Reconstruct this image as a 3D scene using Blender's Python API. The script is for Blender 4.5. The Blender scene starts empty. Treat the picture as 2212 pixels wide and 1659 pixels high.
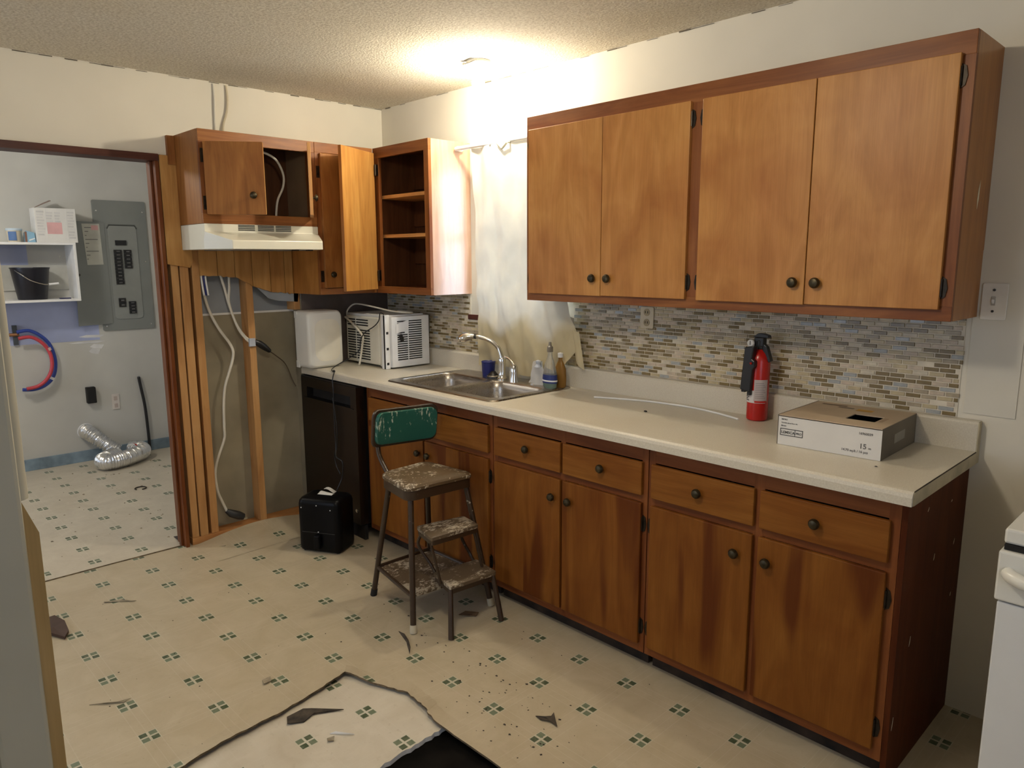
import bpy, bmesh, math, random
from mathutils import Vector, Matrix
random.seed(7)
SC = bpy.context.scene
C = SC.collection
R = math.radians

# ------------------------------------------------------------------ camera
cam_d = bpy.data.cameras.new('camera'); cam = bpy.data.objects.new('camera', cam_d); C.objects.link(cam)
cam_d.sensor_fit = 'HORIZONTAL'; cam_d.sensor_width = 36.0
cam_d.lens = 1574.79 / 2212 * 36.0
cam_d.clip_start = 0.02
yaw, pitch, roll = 0.8034, -0.1695, -0.0038
f_ = Vector((-math.sin(yaw)*math.cos(pitch), math.cos(yaw)*math.cos(pitch), math.sin(pitch)))
r_ = Vector((math.cos(yaw), math.sin(yaw), 0)); u_ = r_.cross(f_)
r2 = r_*math.cos(roll) + u_*math.sin(roll); u2 = u_*math.cos(roll) - r_*math.sin(roll)
cam.matrix_world = Matrix(((r2.x, u2.x, -f_.x, 3.9153), (r2.y, u2.y, -f_.y, -2.6752), (r2.z, u2.z, -f_.z, 1.5279), (0, 0, 0, 1)))
SC.camera = cam

# ------------------------------------------------------------------ world, lamps, exposure
W = bpy.data.worlds.new('world'); SC.world = W; W.use_nodes = True
W.node_tree.nodes['Background'].inputs[0].default_value = (0.62, 0.76, 1.0, 1)
W.node_tree.nodes['Background'].inputs[1].default_value = 2.2
SC.view_settings.view_transform = 'Standard'; SC.view_settings.look = 'None'
SC.view_settings.gamma = 1; SC.view_settings.use_curve_mapping = False
SC.view_settings.exposure = -0.42

def point_lamp(name, loc, power, col, rad):
    d = bpy.data.lights.new(name, 'POINT'); d.energy = power; d.color = col; d.shadow_soft_size = rad
    o = bpy.data.objects.new(name, d); o.location = loc; C.objects.link(o); return o
def area_lamp(name, loc, aim, sx, sy, power, col):
    d = bpy.data.lights.new(name, 'AREA'); d.shape = 'RECTANGLE'; d.size = sx; d.size_y = sy; d.energy = power; d.color = col
    o = bpy.data.objects.new(name, d); o.location = loc
    o.rotation_euler = (Vector(aim)-Vector(loc)).to_track_quat('-Z', 'Y').to_euler(); C.objects.link(o); return o
point_lamp('kitchen_ceiling_light', (2.55, -1.80, 2.24), 38, (1.0, 0.90, 0.75), 0.09)
point_lamp('laundry_light', (-1.0, -2.3, 2.25), 40, (1.0, 0.96, 0.90), 0.08)
area_lamp('added_rear_fill', (1.5, -4.15, 1.45), (1.9, -0.5, 0.8), 1.2, 1.1, 11, (0.70, 0.80, 1.0))  # unseen cool fill lamp added behind the camera
area_lamp('added_right_fill', (5.12, -2.6, 1.45), (3.3, -.2, .7), 1.0, 1.1, 5.5, (0.66, 0.76, 1.0))  # weak bluish fill lamp added out of view on the right
area_lamp('laundry_window_daylight', (-1.3, -3.9, 1.4), (-1.9, -1.0, 0.9), 0.9, 1.0, 10, (0.70, 0.80, 1.0))
area_lamp('sink_window_daylight', (1.19, 0.14, 1.62), (1.19, -1.0, 1.45), 0.62, 0.8, 24, (0.70, 0.82, 1.0))

# ------------------------------------------------------------------ material helpers
def mat(name):
    m = bpy.data.materials.new(name); m.use_nodes = True
    return m, m.node_tree, m.node_tree.nodes['Principled BSDF']
def N(nt, t, **k):
    n = nt.nodes.new(t)
    for a, v in k.items(): setattr(n, a, v)
    return n
def math_(nt, op, a, b=None, clamp=False):
    n = N(nt, 'ShaderNodeMath', operation=op); n.use_clamp = clamp
    for i, v in enumerate((a, b)):
        if v is None: continue
        if isinstance(v, (int, float)): n.inputs[i].default_value = v
        else: nt.links.new(v, n.inputs[i])
    return n.outputs[0]
def mixc(nt, f, a, b, mode='MIX'):
    n = N(nt, 'ShaderNodeMix', data_type='RGBA', blend_type=mode)
    for i, v in ((0, f), (6, a), (7, b)):
        if isinstance(v, (int, float)): n.inputs[i].default_value = v
        elif isinstance(v, tuple): n.inputs[i].default_value = (*v[:3], 1)
        else: nt.links.new(v, n.inputs[i])
    return n.outputs[2]
def ramp(nt, f, stops):
    n = N(nt, 'ShaderNodeValToRGB'); nt.links.new(f, n.inputs[0]); e = n.color_ramp.elements
    while len(e) < len(stops): e.new(0.5)
    for i, (p, c) in enumerate(stops):
        e[i].position = p; e[i].color = (*c, 1) if isinstance(c, tuple) else (c, c, c, 1)
    return n.outputs[0]
def noise(nt, vec, scale, detail=3, rough=.5, dist=0):
    n = N(nt, 'ShaderNodeTexNoise'); n.inputs['Scale'].default_value = scale; n.inputs['Detail'].default_value = detail
    n.inputs['Roughness'].default_value = rough; n.inputs['Distortion'].default_value = dist
    if vec is not None: nt.links.new(vec, n.inputs['Vector'])
    return n.outputs[0]
def coords(nt, scale=(1, 1, 1), rnd=True):
    tc = N(nt, 'ShaderNodeTexCoord'); mp = N(nt, 'ShaderNodeMapping'); mp.inputs['Scale'].default_value = scale
    nt.links.new(tc.outputs['Object'], mp.inputs['Vector'])
    if rnd:
        oi = N(nt, 'ShaderNodeObjectInfo'); k = math_(nt, 'MULTIPLY', oi.outputs['Random'], 17.0)
        cb = N(nt, 'ShaderNodeCombineXYZ')
        for i in range(3): nt.links.new(k, cb.inputs[i])
        nt.links.new(cb.outputs[0], mp.inputs['Location'])
    return mp.outputs[0]
def bump(nt, b, h, strength, dist=.01):
    n = N(nt, 'ShaderNodeBump'); n.inputs['Strength'].default_value = strength; n.inputs['Distance'].default_value = dist
    nt.links.new(h, n.inputs['Height']); nt.links.new(n.outputs[0], b.inputs['Normal'])

def plain(name, col, rough=.5, metal=0, var=.06, vscale=9, spec=.5, bmp=0, bscale=120):
    m, nt, b = mat(name)
    v = noise(nt, coords(nt), vscale, 3)
    lo = tuple(c*(1-var*2) for c in col); hi = tuple(min(1, c*(1+var*2)) for c in col)
    nt.links.new(ramp(nt, v, [(.3, lo), (.7, hi)]), b.inputs['Base Color'])
    b.inputs['Roughness'].default_value = rough; b.inputs['Metallic'].default_value = metal
    b.inputs['Specular IOR Level'].default_value = spec
    if bmp: bump(nt, b, noise(nt, coords(nt, rnd=False), bscale, 3), bmp, .002)
    return m
def wood(name, dark, mid, light, axis='z', rough=.42, streak=None, st=.60, blot=.22, spec=.25, gs=11, gd=1.4):
    m, nt, b = mat(name)
    st_ = {'x': (1.1, gs, gs), 'y': (gs, 1.1, gs), 'z': (gs, gs, 1.1)}[axis]
    v = noise(nt, coords(nt, st_), 1.5, 6, .55, gd)
    c = ramp(nt, v, [(.28, dark), (.5, mid), (.72, light)])
    bl = noise(nt, coords(nt), 3.2, 3, .5, .6)
    c = mixc(nt, 1.0, c, ramp(nt, bl, [(.3, (1-blot*.6, 1-blot*1.05, 1-blot*1.3)), (.7, (1.0+blot*.35, 1.0+blot*.4, 1.0+blot*.4))]), 'MULTIPLY')
    if streak:
        s2 = {'x': (.6, 6.5, 6.5), 'y': (6.5, .6, 6.5), 'z': (6.5, 6.5, .6)}[axis]
        sv = noise(nt, coords(nt, s2), 1.2, 2, .5, .5)
        c = mixc(nt, ramp(nt, sv, [(st, 0.0), (st+.07, .8)]), c, streak)
    fs = {'x': (5, 240, 240), 'y': (240, 5, 240), 'z': (240, 240, 5)}[axis]
    fg = noise(nt, coords(nt, fs), 1.0, 2)
    c = mixc(nt, 1.0, c, ramp(nt, fg, [(.3, .92), (.7, 1.03)]), 'MULTIPLY')
    nt.links.new(c, b.inputs['Base Color'])
    b.inputs['Roughness'].default_value = rough; b.inputs['Specular IOR Level'].default_value = spec
    bump(nt, b, fg, .06, .002)
    return m

HONEY = dict(dark=(.385, .175, .044), mid=(.455, .218, .060), light=(.525, .265, .082))
UP_DOOR = wood('honey_birch_veneer', **HONEY, rough=.42, gs=5, gd=2.6, blot=.30)
UP_FRAME_X = wood('red_stained_rail', (.145, .042, .011), (.215, .076, .020), (.29, .115, .034), 'x')
UP_FRAME_Z = wood('red_stained_stile', (.145, .042, .011), (.215, .076, .020), (.28, .108, .032), 'z')
UP_FRAME_Y = wood('red_stained_rail_along_wall', (.19, .066, .017), (.28, .110, .030), (.36, .155, .046), 'y')
CAB_SIDE = wood('brown_side_panel', (.30, .125, .028), (.38, .165, .038), (.44, .20, .052), 'z', rough=.3)
HOOD_DOOR = wood('orange_stained_door', (.22, .086, .020), (.30, .125, .031), (.37, .165, .045), 'z', gs=7, gd=2.0)
PALE_DOOR = wood('bare_door_back', (.42, .19, .045), (.55, .27, .07), (.64, .35, .10), 'z', blot=.15)
PALE_EDGE = wood('pale_door_edge', (.40, .19, .06), (.52, .27, .09), (.6, .34, .13), 'z')
LOW_DOOR = wood('dark_stained_door', (.165, .053, .008), (.205, .074, .0115), (.25, .098, .017), 'z', streak=(.090, .019, .0035), st=.545, rough=.5, spec=.15, gs=7)
LOW_DRAWER = wood('dark_stained_drawer', (.175, .058, .009), (.22, .082, .0135), (.265, .108, .020), 'x', rough=.5, spec=.15)
LOW_FRAME = wood('worn_red_frame', (.13, .036, .009), (.19, .058, .014), (.25, .085, .022), 'x', rough=.5)
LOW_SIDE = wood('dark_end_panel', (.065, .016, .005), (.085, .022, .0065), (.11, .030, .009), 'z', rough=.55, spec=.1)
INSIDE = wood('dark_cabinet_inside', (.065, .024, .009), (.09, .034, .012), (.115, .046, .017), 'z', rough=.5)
SHELF_EDGE = wood('pale_shelf_board', (.45, .22, .07), (.58, .31, .11), (.66, .38, .15), 'x')
PINE = wood('raw_pine_stud', (.40, .20, .070), (.49, .265, .10), (.56, .32, .13), 'z', rough=.7, blot=.15)
PINE_Y = wood('raw_pine_plate', (.36, .16, .05), (.45, .215, .075), (.5, .26, .095), 'y', rough=.7)
PLANK = wood('knotty_pine_plank', (.38, .19, .055), (.47, .25, .078), (.54, .30, .10), 'z', rough=.45, blot=.2)
JAMB = wood('red_varnished_jamb', (.10, .028, .008), (.155, .046, .012), (.22, .075, .020), 'z', rough=.35)
TRIM_DARK = wood('dark_brown_trim', (.045, .014, .009), (.07, .02, .012), (.10, .03, .016), 'y', rough=.4)
TAN_BOARD = wood('tan_painted_board', (.36, .235, .085), (.42, .28, .11), (.48, .33, .14), 'z', rough=.6, blot=.1)
WHITE_WALL = plain('cream_wall_paint', (.71, .665, .56), .75, var=.03, vscale=2, bmp=.05, bscale=60, spec=.2)
STUB_PAINT = plain('grey_white_trim_paint', (.44, .42, .335), .5, var=.04, vscale=3, spec=.3)
PATCH = plain('bare_drywall_patch', (.68, .645, .555), .8, var=.03, vscale=3, spec=.2)
LAUN_BACK = plain('grey_drywall_back', (.27, .235, .165), .9, var=.10, vscale=4, bmp=.08, spec=.1)
LAUN_BLUE = plain('grey_blue_board', (.29, .31, .33), .9, var=.08, vscale=5, spec=.1)
BLUE_BASE = plain('dusty_blue_paint', (.19, .26, .32), .6, var=.16, vscale=12)
BLUE_PATCH = plain('lavender_blue', (.40, .45, .66), .7, var=.06, vscale=3, spec=.2)  # lavender-blue tone of the wall patch and the shelf back
KNOB = plain('dark_bronze', (.065, .052, .030), .4, .85, var=.2, vscale=60)
HINGE = plain('black_bronze_hinge', (.03, .022, .014), .4, .7, var=.2, vscale=60)
BLACK = plain('black_plastic', (.012, .012, .013), .35, var=.1)
BLACK_R = plain('matt_black', (.010, .009, .008), .8, var=.2)
STEEL = None
CHROME = plain('chrome', (.80, .79, .76), .12, 1, var=.03)
WHITE_ENAMEL = plain('white_enamel', (.76, .755, .70), .25, var=.02, vscale=4)
HOODPAINT = plain('cream_enamel_hood', (.74, .72, .60), .28, var=.03, vscale=4)
AC_WHITE = plain('yellowed_white_plastic', (.76, .73, .62), .45, var=.03)
AC_METAL = plain('grey_white_sheet_metal', (.72, .72, .71), .4, var=.03)
WHITE = plain('bright_white', (.80, .80, .79), .5, var=.03)
PAPER = plain('white_paper', (.78, .77, .74), .7, var=.03)
RED = plain('red_gloss_paint', (.46, .014, .010), .25, var=.05)
BLUEPLASTIC = plain('navy_blue_plastic', (.012, .018, .13), .35)
ROMEX = plain('white_cable_jacket', (.66, .62, .52), .5, var=.05)
PANELGREY = plain('grey_panel_steel', (.23, .245, .235), .4, .1, var=.05, vscale=3)
FOIL = None
GROUT = plain('pale_grout', (.68, .62, .50), .8, var=.06, vscale=20, bmp=.1)
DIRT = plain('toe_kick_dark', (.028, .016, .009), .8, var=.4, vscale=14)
SUBFLOOR = plain('black_tarred_subfloor', (.006, .005, .004), .95, var=.4, vscale=8, bmp=.3, bscale=40, spec=.08)
VINYL_EDGE = plain('torn_vinyl_backing', (.13, .095, .055), .9, var=.3, vscale=40)
GREEN = None

# brushed stainless
def brushed(name, col, rough, sc):
    m, nt, b = mat(name)
    g = noise(nt, coords(nt, sc), 1, 2)
    nt.links.new(ramp(nt, g, [(.3, tuple(c*.9 for c in col)), (.7, col)]), b.inputs['Base Color'])
    nt.links.new(ramp(nt, g, [(.3, rough*.85), (.7, rough*1.15)]), b.inputs['Roughness'])
    b.inputs['Metallic'].default_value = 1; b.inputs['Anisotropic'].default_value = .3
    return m
STEEL = brushed('brushed_stainless_sink', (.44, .40, .35), .30, (8, 220, 220))
DW_STEEL = brushed('black_stainless', (.080, .070, .063), .36, (6, 300, 300))
FOIL = plain('crinkled_foil', (.78, .79, .80), .24, 1, var=.04, bmp=.7, bscale=90)

# ceiling popcorn
def ceiling_mat():
    m, nt, b = mat('popcorn_ceiling')
    co = coords(nt, rnd=False)
    g = noise(nt, co, 95, 4, .65)
    big = noise(nt, co, 1.1, 3)
    c = ramp(nt, g, [(.34, (.56, .50, .39)), (.62, (.82, .77, .65))])
    c = mixc(nt, ramp(nt, big, [(.5, 0.0), (.75, .45)]), c, (.66, .55, .36))
    nt.links.new(c, b.inputs['Base Color']); b.inputs['Roughness'].default_value = .95; b.inputs['Specular IOR Level'].default_value = .1
    bump(nt, b, g, .6, .008)
    return m
CEIL = ceiling_mat()

# patterned vinyl: groups of four small green rectangles printed on a square lattice
def vinyl(name, s, ox, oy, base_lo, base_hi, swap=False, rough=.31):
    m, nt, b = mat(name)
    tc = N(nt, 'ShaderNodeTexCoord'); sx = N(nt, 'ShaderNodeSeparateXYZ'); nt.links.new(tc.outputs['Object'], sx.inputs[0])
    def cell(o, off):
        a = math_(nt, 'MULTIPLY', math_(nt, 'SUBTRACT', o, off), 1/s)
        return math_(nt, 'SUBTRACT', math_(nt, 'FRACT', math_(nt, 'ADD', a, .5)), .5)
    fu, fv = cell(sx.outputs[0], ox), cell(sx.outputs[1], oy)
    au, av = math_(nt, 'ABSOLUTE', fu), math_(nt, 'ABSOLUTE', fv)
    def band(a, lo, hi): return math_(nt, 'MULTIPLY', math_(nt, 'GREATER_THAN', a, lo), math_(nt, 'LESS_THAN', a, hi))
    tile = math_(nt, 'MULTIPLY', band(au, .017, .118), band(av, .017, .118))
    whole = math_(nt, 'MULTIPLY', math_(nt, 'LESS_THAN', au, .132), math_(nt, 'LESS_THAN', av, .132))
    same = math_(nt, 'GREATER_THAN', math_(nt, 'MULTIPLY', fu, fv), 0.0)
    def lines(a):
        l = math_(nt, 'LESS_THAN', math_(nt, 'ABSOLUTE', math_(nt, 'SUBTRACT', a, .125)), .007)
        return math_(nt, 'MAXIMUM', l, math_(nt, 'LESS_THAN', a, .006))
    ln = math_(nt, 'MAXIMUM', lines(au), lines(av))
    co = tc.outputs['Object']
    n1 = noise(nt, co, 7, 5, .6, .8); n2 = noise(nt, co, 55, 3, .6); n3 = noise(nt, co, 2.0, 4, .6)
    c = ramp(nt, n1, [(.3, base_lo), (.7, base_hi)])
    c = mixc(nt, math_(nt, 'MULTIPLY', ln, .13), c, (.72, .68, .58))
    c = mixc(nt, ramp(nt, n2, [(.60, 0.0), (.80, .30)]), c, (.30, .22, .12))
    c = mixc(nt, ramp(nt, n3, [(.55, 0.0), (.8, .35)]), c, (.36, .28, .17))
    c = mixc(nt, math_(nt, 'MULTIPLY', whole, .5), c, (.56, .55, .44))
    dk, lt = (.060, .085, .042), (.145, .185, .115)
    g = mixc(nt, same, dk if swap else lt, lt if swap else dk)
    g = mixc(nt, ramp(nt, n2, [(.4, 0.0), (.75, .5)]), g, (.24, .24, .17))
    c = mixc(nt, tile, c, g)
    nt.links.new(c, b.inputs['Base Color'])
    nt.links.new(ramp(nt, n1, [(.3, rough*.97), (.7, rough*1.06)]), b.inputs['Roughness'])
    b.inputs['Specular IOR Level'].default_value = .4
    h = math_(nt, 'ADD', math_(nt, 'MULTIPLY', ln, -.35), math_(nt, 'MULTIPLY', n1, 1.2))
    bump(nt, b, h, .18, .004)
    return m
S, LU, LV = .2255, 1.9958, -.909
VINYL = vinyl('cream_vinyl_green_motif', S, LU, LV, (.455, .382, .258), (.535, .458, .325))
VINYL_LOW = vinyl('older_vinyl_grey_motif', S, LU + .62*S, LV + .605*S, (.58, .52, .41), (.66, .60, .49), True, .45)
VINYL_LAU = vinyl('laundry_vinyl', S, LU + .55*S, LV + .225*S, (.52, .46, .36), (.60, .54, .43), False, .4)

# ------------------------------------------------------------------ geometry helpers
class MB:
    """collects verts and faces; several shapes that belong to ONE part"""
    def __init__(s): s.v = []; s.f = []; s.mi = []; s.cur = 0
    def add(s, vs, fs):
        o = len(s.v); s.v += [tuple(v) for v in vs]; s.f += [tuple(i+o for i in f) for f in fs]; s.mi += [s.cur]*len(fs); return s
    def box(s, a, b):
        (x0, y0, z0), (x1, y1, z1) = [min(p) for p in zip(a, b)], [max(p) for p in zip(a, b)]
        return s.add([(x0,y0,z0),(x1,y0,z0),(x1,y1,z0),(x0,y1,z0),(x0,y0,z1),(x1,y0,z1),(x1,y1,z1),(x0,y1,z1)],
                     [(0,3,2,1),(4,5,6,7),(0,1,5,4),(1,2,6,5),(2,3,7,6),(3,0,4,7)])
    def hexa(s, lo, hi):       # two quads, lower and upper, same winding
        return s.add(list(lo)+list(hi), [(3,2,1,0),(4,5,6,7),(0,1,5,4),(1,2,6,5),(2,3,7,6),(3,0,4,7)])
    def prism(s, poly, d):     # polygon of 3-D points extruded by vector d
        n = len(poly); d = Vector(d); p2 = [Vector(p)+d for p in poly]
        return s.add(list(poly)+p2, [tuple(range(n))[::-1], tuple(range(n, 2*n))]+[(i,(i+1)%n,(i+1)%n+n,i+n) for i in range(n)])
    def tube(s, path, r, n=10, cap=True):
        P = [Vector(p) for p in path]; rs = r if isinstance(r, (list, tuple)) else [r]*len(P)
        rings = []; up = None
        for i, p in enumerate(P):
            t = (P[min(i+1, len(P)-1)]-P[max(i-1, 0)]).normalized()
            if up is None:
                up = Vector((0,0,1)) if abs(t.z) < .9 else Vector((1,0,0))
            sd = t.cross(up).normalized(); up = sd.cross(t).normalized()
            rings.append([p + (sd*math.cos(2*math.pi*k/n)+up*math.sin(2*math.pi*k/n))*rs[i] for k in range(n)])
        vs = [v for q in rings for v in q]; fs = []
        for i in range(len(P)-1):
            for k in range(n): fs.append((i*n+k, i*n+(k+1)%n, (i+1)*n+(k+1)%n, (i+1)*n+k))
        if cap: fs += [tuple(range(n))[::-1], tuple(range((len(P)-1)*n, len(P)*n))]
        return s.add(vs, fs)
    def lathe(s, prof, c=(0,0,0), axis='z', n=24, sy=1.0):
        vs = []; fs = []; c = Vector(c)
        for r, h in prof:
            for k in range(n):
                a = 2*math.pi*k/n; x, y = r*math.cos(a), r*math.sin(a)*sy
                vs.append(c + (Vector((x,y,h)) if axis == 'z' else Vector((x,-h,y)) if axis == '-y' else Vector((h,x,y))))
        for i in range(len(prof)-1):
            for k in range(n): fs.append((i*n+k, i*n+(k+1)%n, (i+1)*n+(k+1)%n, (i+1)*n+k))
        fs += [tuple(range(n))[::-1], tuple(range((len(prof)-1)*n, len(prof)*n))]
        return s.add(vs, fs)
    def grid(s, fn, nu, nv):
        vs = [fn(i/nu, j/nv) for j in range(nv+1) for i in range(nu+1)]
        return s.add(vs, [(j*(nu+1)+i, j*(nu+1)+i+1, (j+1)*(nu+1)+i+1, (j+1)*(nu+1)+i) for j in range(nv) for i in range(nu)])
    def xf(s, M):
        s.v = [tuple(M @ Vector(v)) for v in s.v]; return s
def wloc(o):
    v = Vector((0,0,0))
    while o is not None: v += o.location; o = o.parent
    return v
def obj(name, mb, m, parent=None, bevel=0, smooth=False, sub=0, solid=0, label=None, normals=True):
    off = wloc(parent) if parent is not None else Vector((0,0,0))
    me = bpy.data.meshes.new(name)
    me.from_pydata([tuple(Vector(v)-off) for v in mb.v], [], mb.f)
    for q in (m if isinstance(m, list) else [m]): me.materials.append(q)
    if isinstance(m, list): me.polygons.foreach_set('material_index', mb.mi)
    if normals:
        bm = bmesh.new(); bm.from_mesh(me); bmesh.ops.recalc_face_normals(bm, faces=bm.faces); bm.to_mesh(me); bm.free()
    if smooth:
        me.polygons.foreach_set('use_smooth', [True]*len(me.polygons))
        if hasattr(me, 'set_sharp_from_angle'): me.set_sharp_from_angle(angle=R(38))
    me.update()
    o = bpy.data.objects.new(name, me); C.objects.link(o)
    if parent is not None: o.parent = parent
    if solid:
        q = o.modifiers.new('thickness', 'SOLIDIFY'); q.thickness = solid; q.offset = 0
    if bevel:
        q = o.modifiers.new('bevel', 'BEVEL'); q.width = bevel; q.segments = 2; q.limit_method = 'ANGLE'; q.angle_limit = R(35)
    if sub:
        q = o.modifiers.new('sub', 'SUBSURF'); q.levels = sub; q.render_levels = sub
    if label: o['label'] = label
    return o
def tag(o, label, cat, group=None):
    o['label'] = label; o['category'] = cat
    if group: o['group'] = group
    return o
def thing(name, label, cat, loc, group=None):
    o = bpy.data.objects.new(name, None); C.objects.link(o); o.location = loc; o.empty_display_size = .05
    return tag(o, label, cat, group)
def struct(o): o['kind'] = 'structure'; return o
def B(a, b): return MB().box(a, b)
def smooth_path(pts, k=6):
    P = [Vector(p) for p in pts]; out = []
    for i in range(len(P)-1):
        a, b, c, d = P[max(i-1, 0)], P[i], P[i+1], P[min(i+2, len(P)-1)]
        for j in range(k):
            t = j/k
            out.append(.5*((2*b)+(c-a)*t+(2*a-5*b+4*c-d)*t*t+(3*b-a-3*c+d)*t**3))
    return out+[P[-1]]
def rrect(w, h, r, n=5):      # rounded rectangle outline centred on 0
    pts = []
    for cx, cy, a0 in ((w/2-r, h/2-r, 0), (-w/2+r, h/2-r, 90), (-w/2+r, -h/2+r, 180), (w/2-r, -h/2+r, 270)):
        for k in range(n+1):
            a = R(a0+90*k/n); pts.append((cx+r*math.cos(a), cy+r*math.sin(a)))
    return pts
def text(s, size, M, m, parent, name='printed_text'):
    cu = bpy.data.curves.new(name, 'FONT'); cu.body = s; cu.size = size; cu.extrude = .0002; cu.offset = size*.022
    t = bpy.data.objects.new(name, cu); C.objects.link(t); bpy.context.view_layer.update()
    me = bpy.data.meshes.new_from_object(t.evaluated_get(bpy.context.evaluated_depsgraph_get()))
    bpy.data.objects.remove(t)
    off = wloc(parent); me.transform(Matrix.Translation(-off) @ M); me.materials.clear(); me.materials.append(m)
    o = bpy.data.objects.new(name, me); C.objects.link(o); o.parent = parent
    return o
INK = plain('black_ink', (.05, .05, .05), .7); INK_G = plain('grey_ink', (.15, .145, .14), .7); INK_P = plain('pale_red_ink', (.72, .42, .42), .7)
def frame_xz(o, x=(1,0,0), y=(0,0,1)):      # text plane at o with x and y directions
    x = Vector(x).normalized(); y = Vector(y).normalized(); z = x.cross(y)
    return Matrix(((x.x, y.x, z.x, o[0]), (x.y, y.y, z.y, o[1]), (x.z, y.z, z.z, o[2]), (0,0,0,1)))
# ------------------------------------------------------------------ the room
ZC = 2.433
XR, YF = 5.2, -4.3
def fill(outer, holes, z=0.0):
    """flat sheet: outline with holes -> verts, faces"""
    bm = bmesh.new(); es = []
    for loop in [outer]+holes:
        vs = [bm.verts.new((*p[:2], p[2] if len(p) > 2 else z)) for p in loop]
        es += [bm.edges.new((vs[i], vs[(i+1) % len(vs)])) for i in range(len(vs))]
    bmesh.ops.triangle_fill(bm, edges=es, use_beauty=True)
    bm.verts.index_update()
    r = [tuple(v.co) for v in bm.verts], [tuple(v.index for v in f.verts) for f in bm.faces]
    bm.free(); return r
def upward(o):
    bm = bmesh.new(); bm.from_mesh(o.data)
    for f in bm.faces:
        if f.normal.z < 0: f.normal_flip()
    bm.to_mesh(o.data); bm.free(); return o
floor = struct(obj('floor', B((-2.45, YF-.1, -.09), (XR+.1, .1, -.03)), SUBFLOOR))
tear = [(1.80,-2.24),(1.777,-2.015),(1.758,-1.93),(1.742,-1.834),(1.738,-1.76),(1.733,-1.685),(1.715,-1.60),(1.699,-1.508),(1.683,-1.44),(1.671,-1.386),
        (1.72,-1.368),(1.79,-1.352),(1.86,-1.322),(1.937,-1.292),(2.0,-1.300),(2.055,-1.304),(2.092,-1.318),(2.159,-1.325),(2.323,-1.321),(2.453,-1.322),(2.62,-1.33),(2.80,-1.36),(2.85,-1.6),(2.84,-2.0),(2.82,-2.25),(2.3,-2.3)]
def jag(poly, k, amp):
    out = []
    for i, p in enumerate(poly):
        q = poly[(i+1) % len(poly)]
        for j in range(k):
            t = j/k; out.append((p[0]+(q[0]-p[0])*t+(random.uniform(-amp, amp) if j else 0), p[1]+(q[1]-p[1])*t+(random.uniform(-amp, amp) if j else 0)))
    return out
H = jag(tear, 4, .0035)
cen = Vector((2.25, -1.8))
O = [tuple(Vector(p)+(Vector(p)-cen).normalized()*.06) for p in H]
vs, fs = fill([(-.035, YF), (XR, YF), (XR, 0), (-.035, 0)], [O])
mb = MB(); mb.add(vs, fs)
n = len(H)
lift = [.002+.006*abs(math.sin(i*.13))*(1 if Vector(p).x < 1.80 or Vector(p).y > -1.34 else .3) for i, p in enumerate(H)]
mb.add([(*p, 0) for p in O]+[(*p, l) for p, l in zip(H, lift)], [(i, (i+1) % n, (i+1) % n+n, i+n) for i in range(n)])
upward(obj('vinyl_sheet', mb, VINYL, floor, label='patterned cream vinyl floor sheet with a torn hole'))
ed = MB(); ed.add([(*p, l-.0005) for p, l in zip(H, lift)]+[(*p, l-.007) for p, l in zip(H, lift)]+[(*o, -.008) for o in O],
                  [(i, (i+1) % n, (i+1) % n+n, i+n) for i in range(n)]+[(i+n, (i+1) % n+n, (i+1) % n+2*n, i+2*n) for i in range(n)])
obj('torn_edge', ed, VINYL_EDGE, floor, label='dark torn edge of the vinyl around the hole')
low = jag([(1.55,-2.4),(2.185,-2.4),(2.19,-2.0),(2.178,-1.75),(2.182,-1.605),(2.170,-1.5),(2.168,-1.40),(2.163,-1.30),(2.15,-1.22),(1.55,-1.22)], 6, .004)
vs, fs = fill(low, [], -.014); n = len(low)
upward(obj('older_vinyl_sheet', MB().add(vs, fs), VINYL_LOW, floor, label='paler older vinyl layer under the torn sheet'))
obj('older_vinyl_edge', MB().add([(*p, -.014) for p in low]+[(*p, -.03) for p in low], [(i, (i+1) % n, (i+1) % n+n, i+n) for i in range(n)]), PAPER, floor, label='pale broken edge of the older vinyl')
upward(obj('laundry_vinyl_sheet', MB().add([(-2.45, YF, 0), (-.035, YF, 0), (-.035, -.55, 0), (-2.45, -.55, 0)], [(0, 1, 2, 3)]), VINYL_LAU, floor))
obj('seam_strip', MB().tube([(-.036, -3.0, -.002), (-.034, -2.3, .002), (-.038, -1.7, .001), (-.033, -1.36, .002)], .004, 6), VINYL_EDGE, floor)
def lifted(u, v):
    y = -1.31+.75*u; x = .012+.30*v
    k = math.sin(math.pi*min(1, max(0, u)))**1.2
    return (x-.012*k, y, .0015+.040*k*(1-v)**1.6)
upward(obj('lifted_vinyl', MB().grid(lifted, 24, 8), VINYL, floor, smooth=True, label='vinyl edge curling up along the wall plate'))

ceiling = struct(obj('ceiling', B((-2.5, YF-.1, ZC), (XR+.1, .12, ZC+.08)), CEIL))
WX0, WX1, WZ0, WZ1 = .885, 1.520, 1.225, 2.06
wb = MB().box((-.1, 0, 0), (WX0, .12, ZC)).box((WX1, 0, 0), (XR+.1, .12, ZC)).box((WX0, 0, 0), (WX1, .12, WZ0)).box((WX0, 0, WZ1), (WX1, .12, ZC))
wall_back = struct(obj('wall_back', wb, WHITE_WALL))
obj('drywall_patch', B((3.262, -.004, 1.03), (3.405, 0, 1.55)), PATCH, wall_back, label='bare drywall strip beside the tiles')
CR = plain('ceiling_crack_dark', (.12, .10, .07), .9)
wl = MB().box((-.1, YF, 2.047), (0, 0, ZC)).box((-.1, -1.25, 1.62), (0, 0, 2.047)).box((-.1, -.60, 0), (0, 0, 1.62)).box((-.1, YF, 0), (0, -3.1, 2.047))
wall_left = struct(obj('wall_left', wl, WHITE_WALL))
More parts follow.
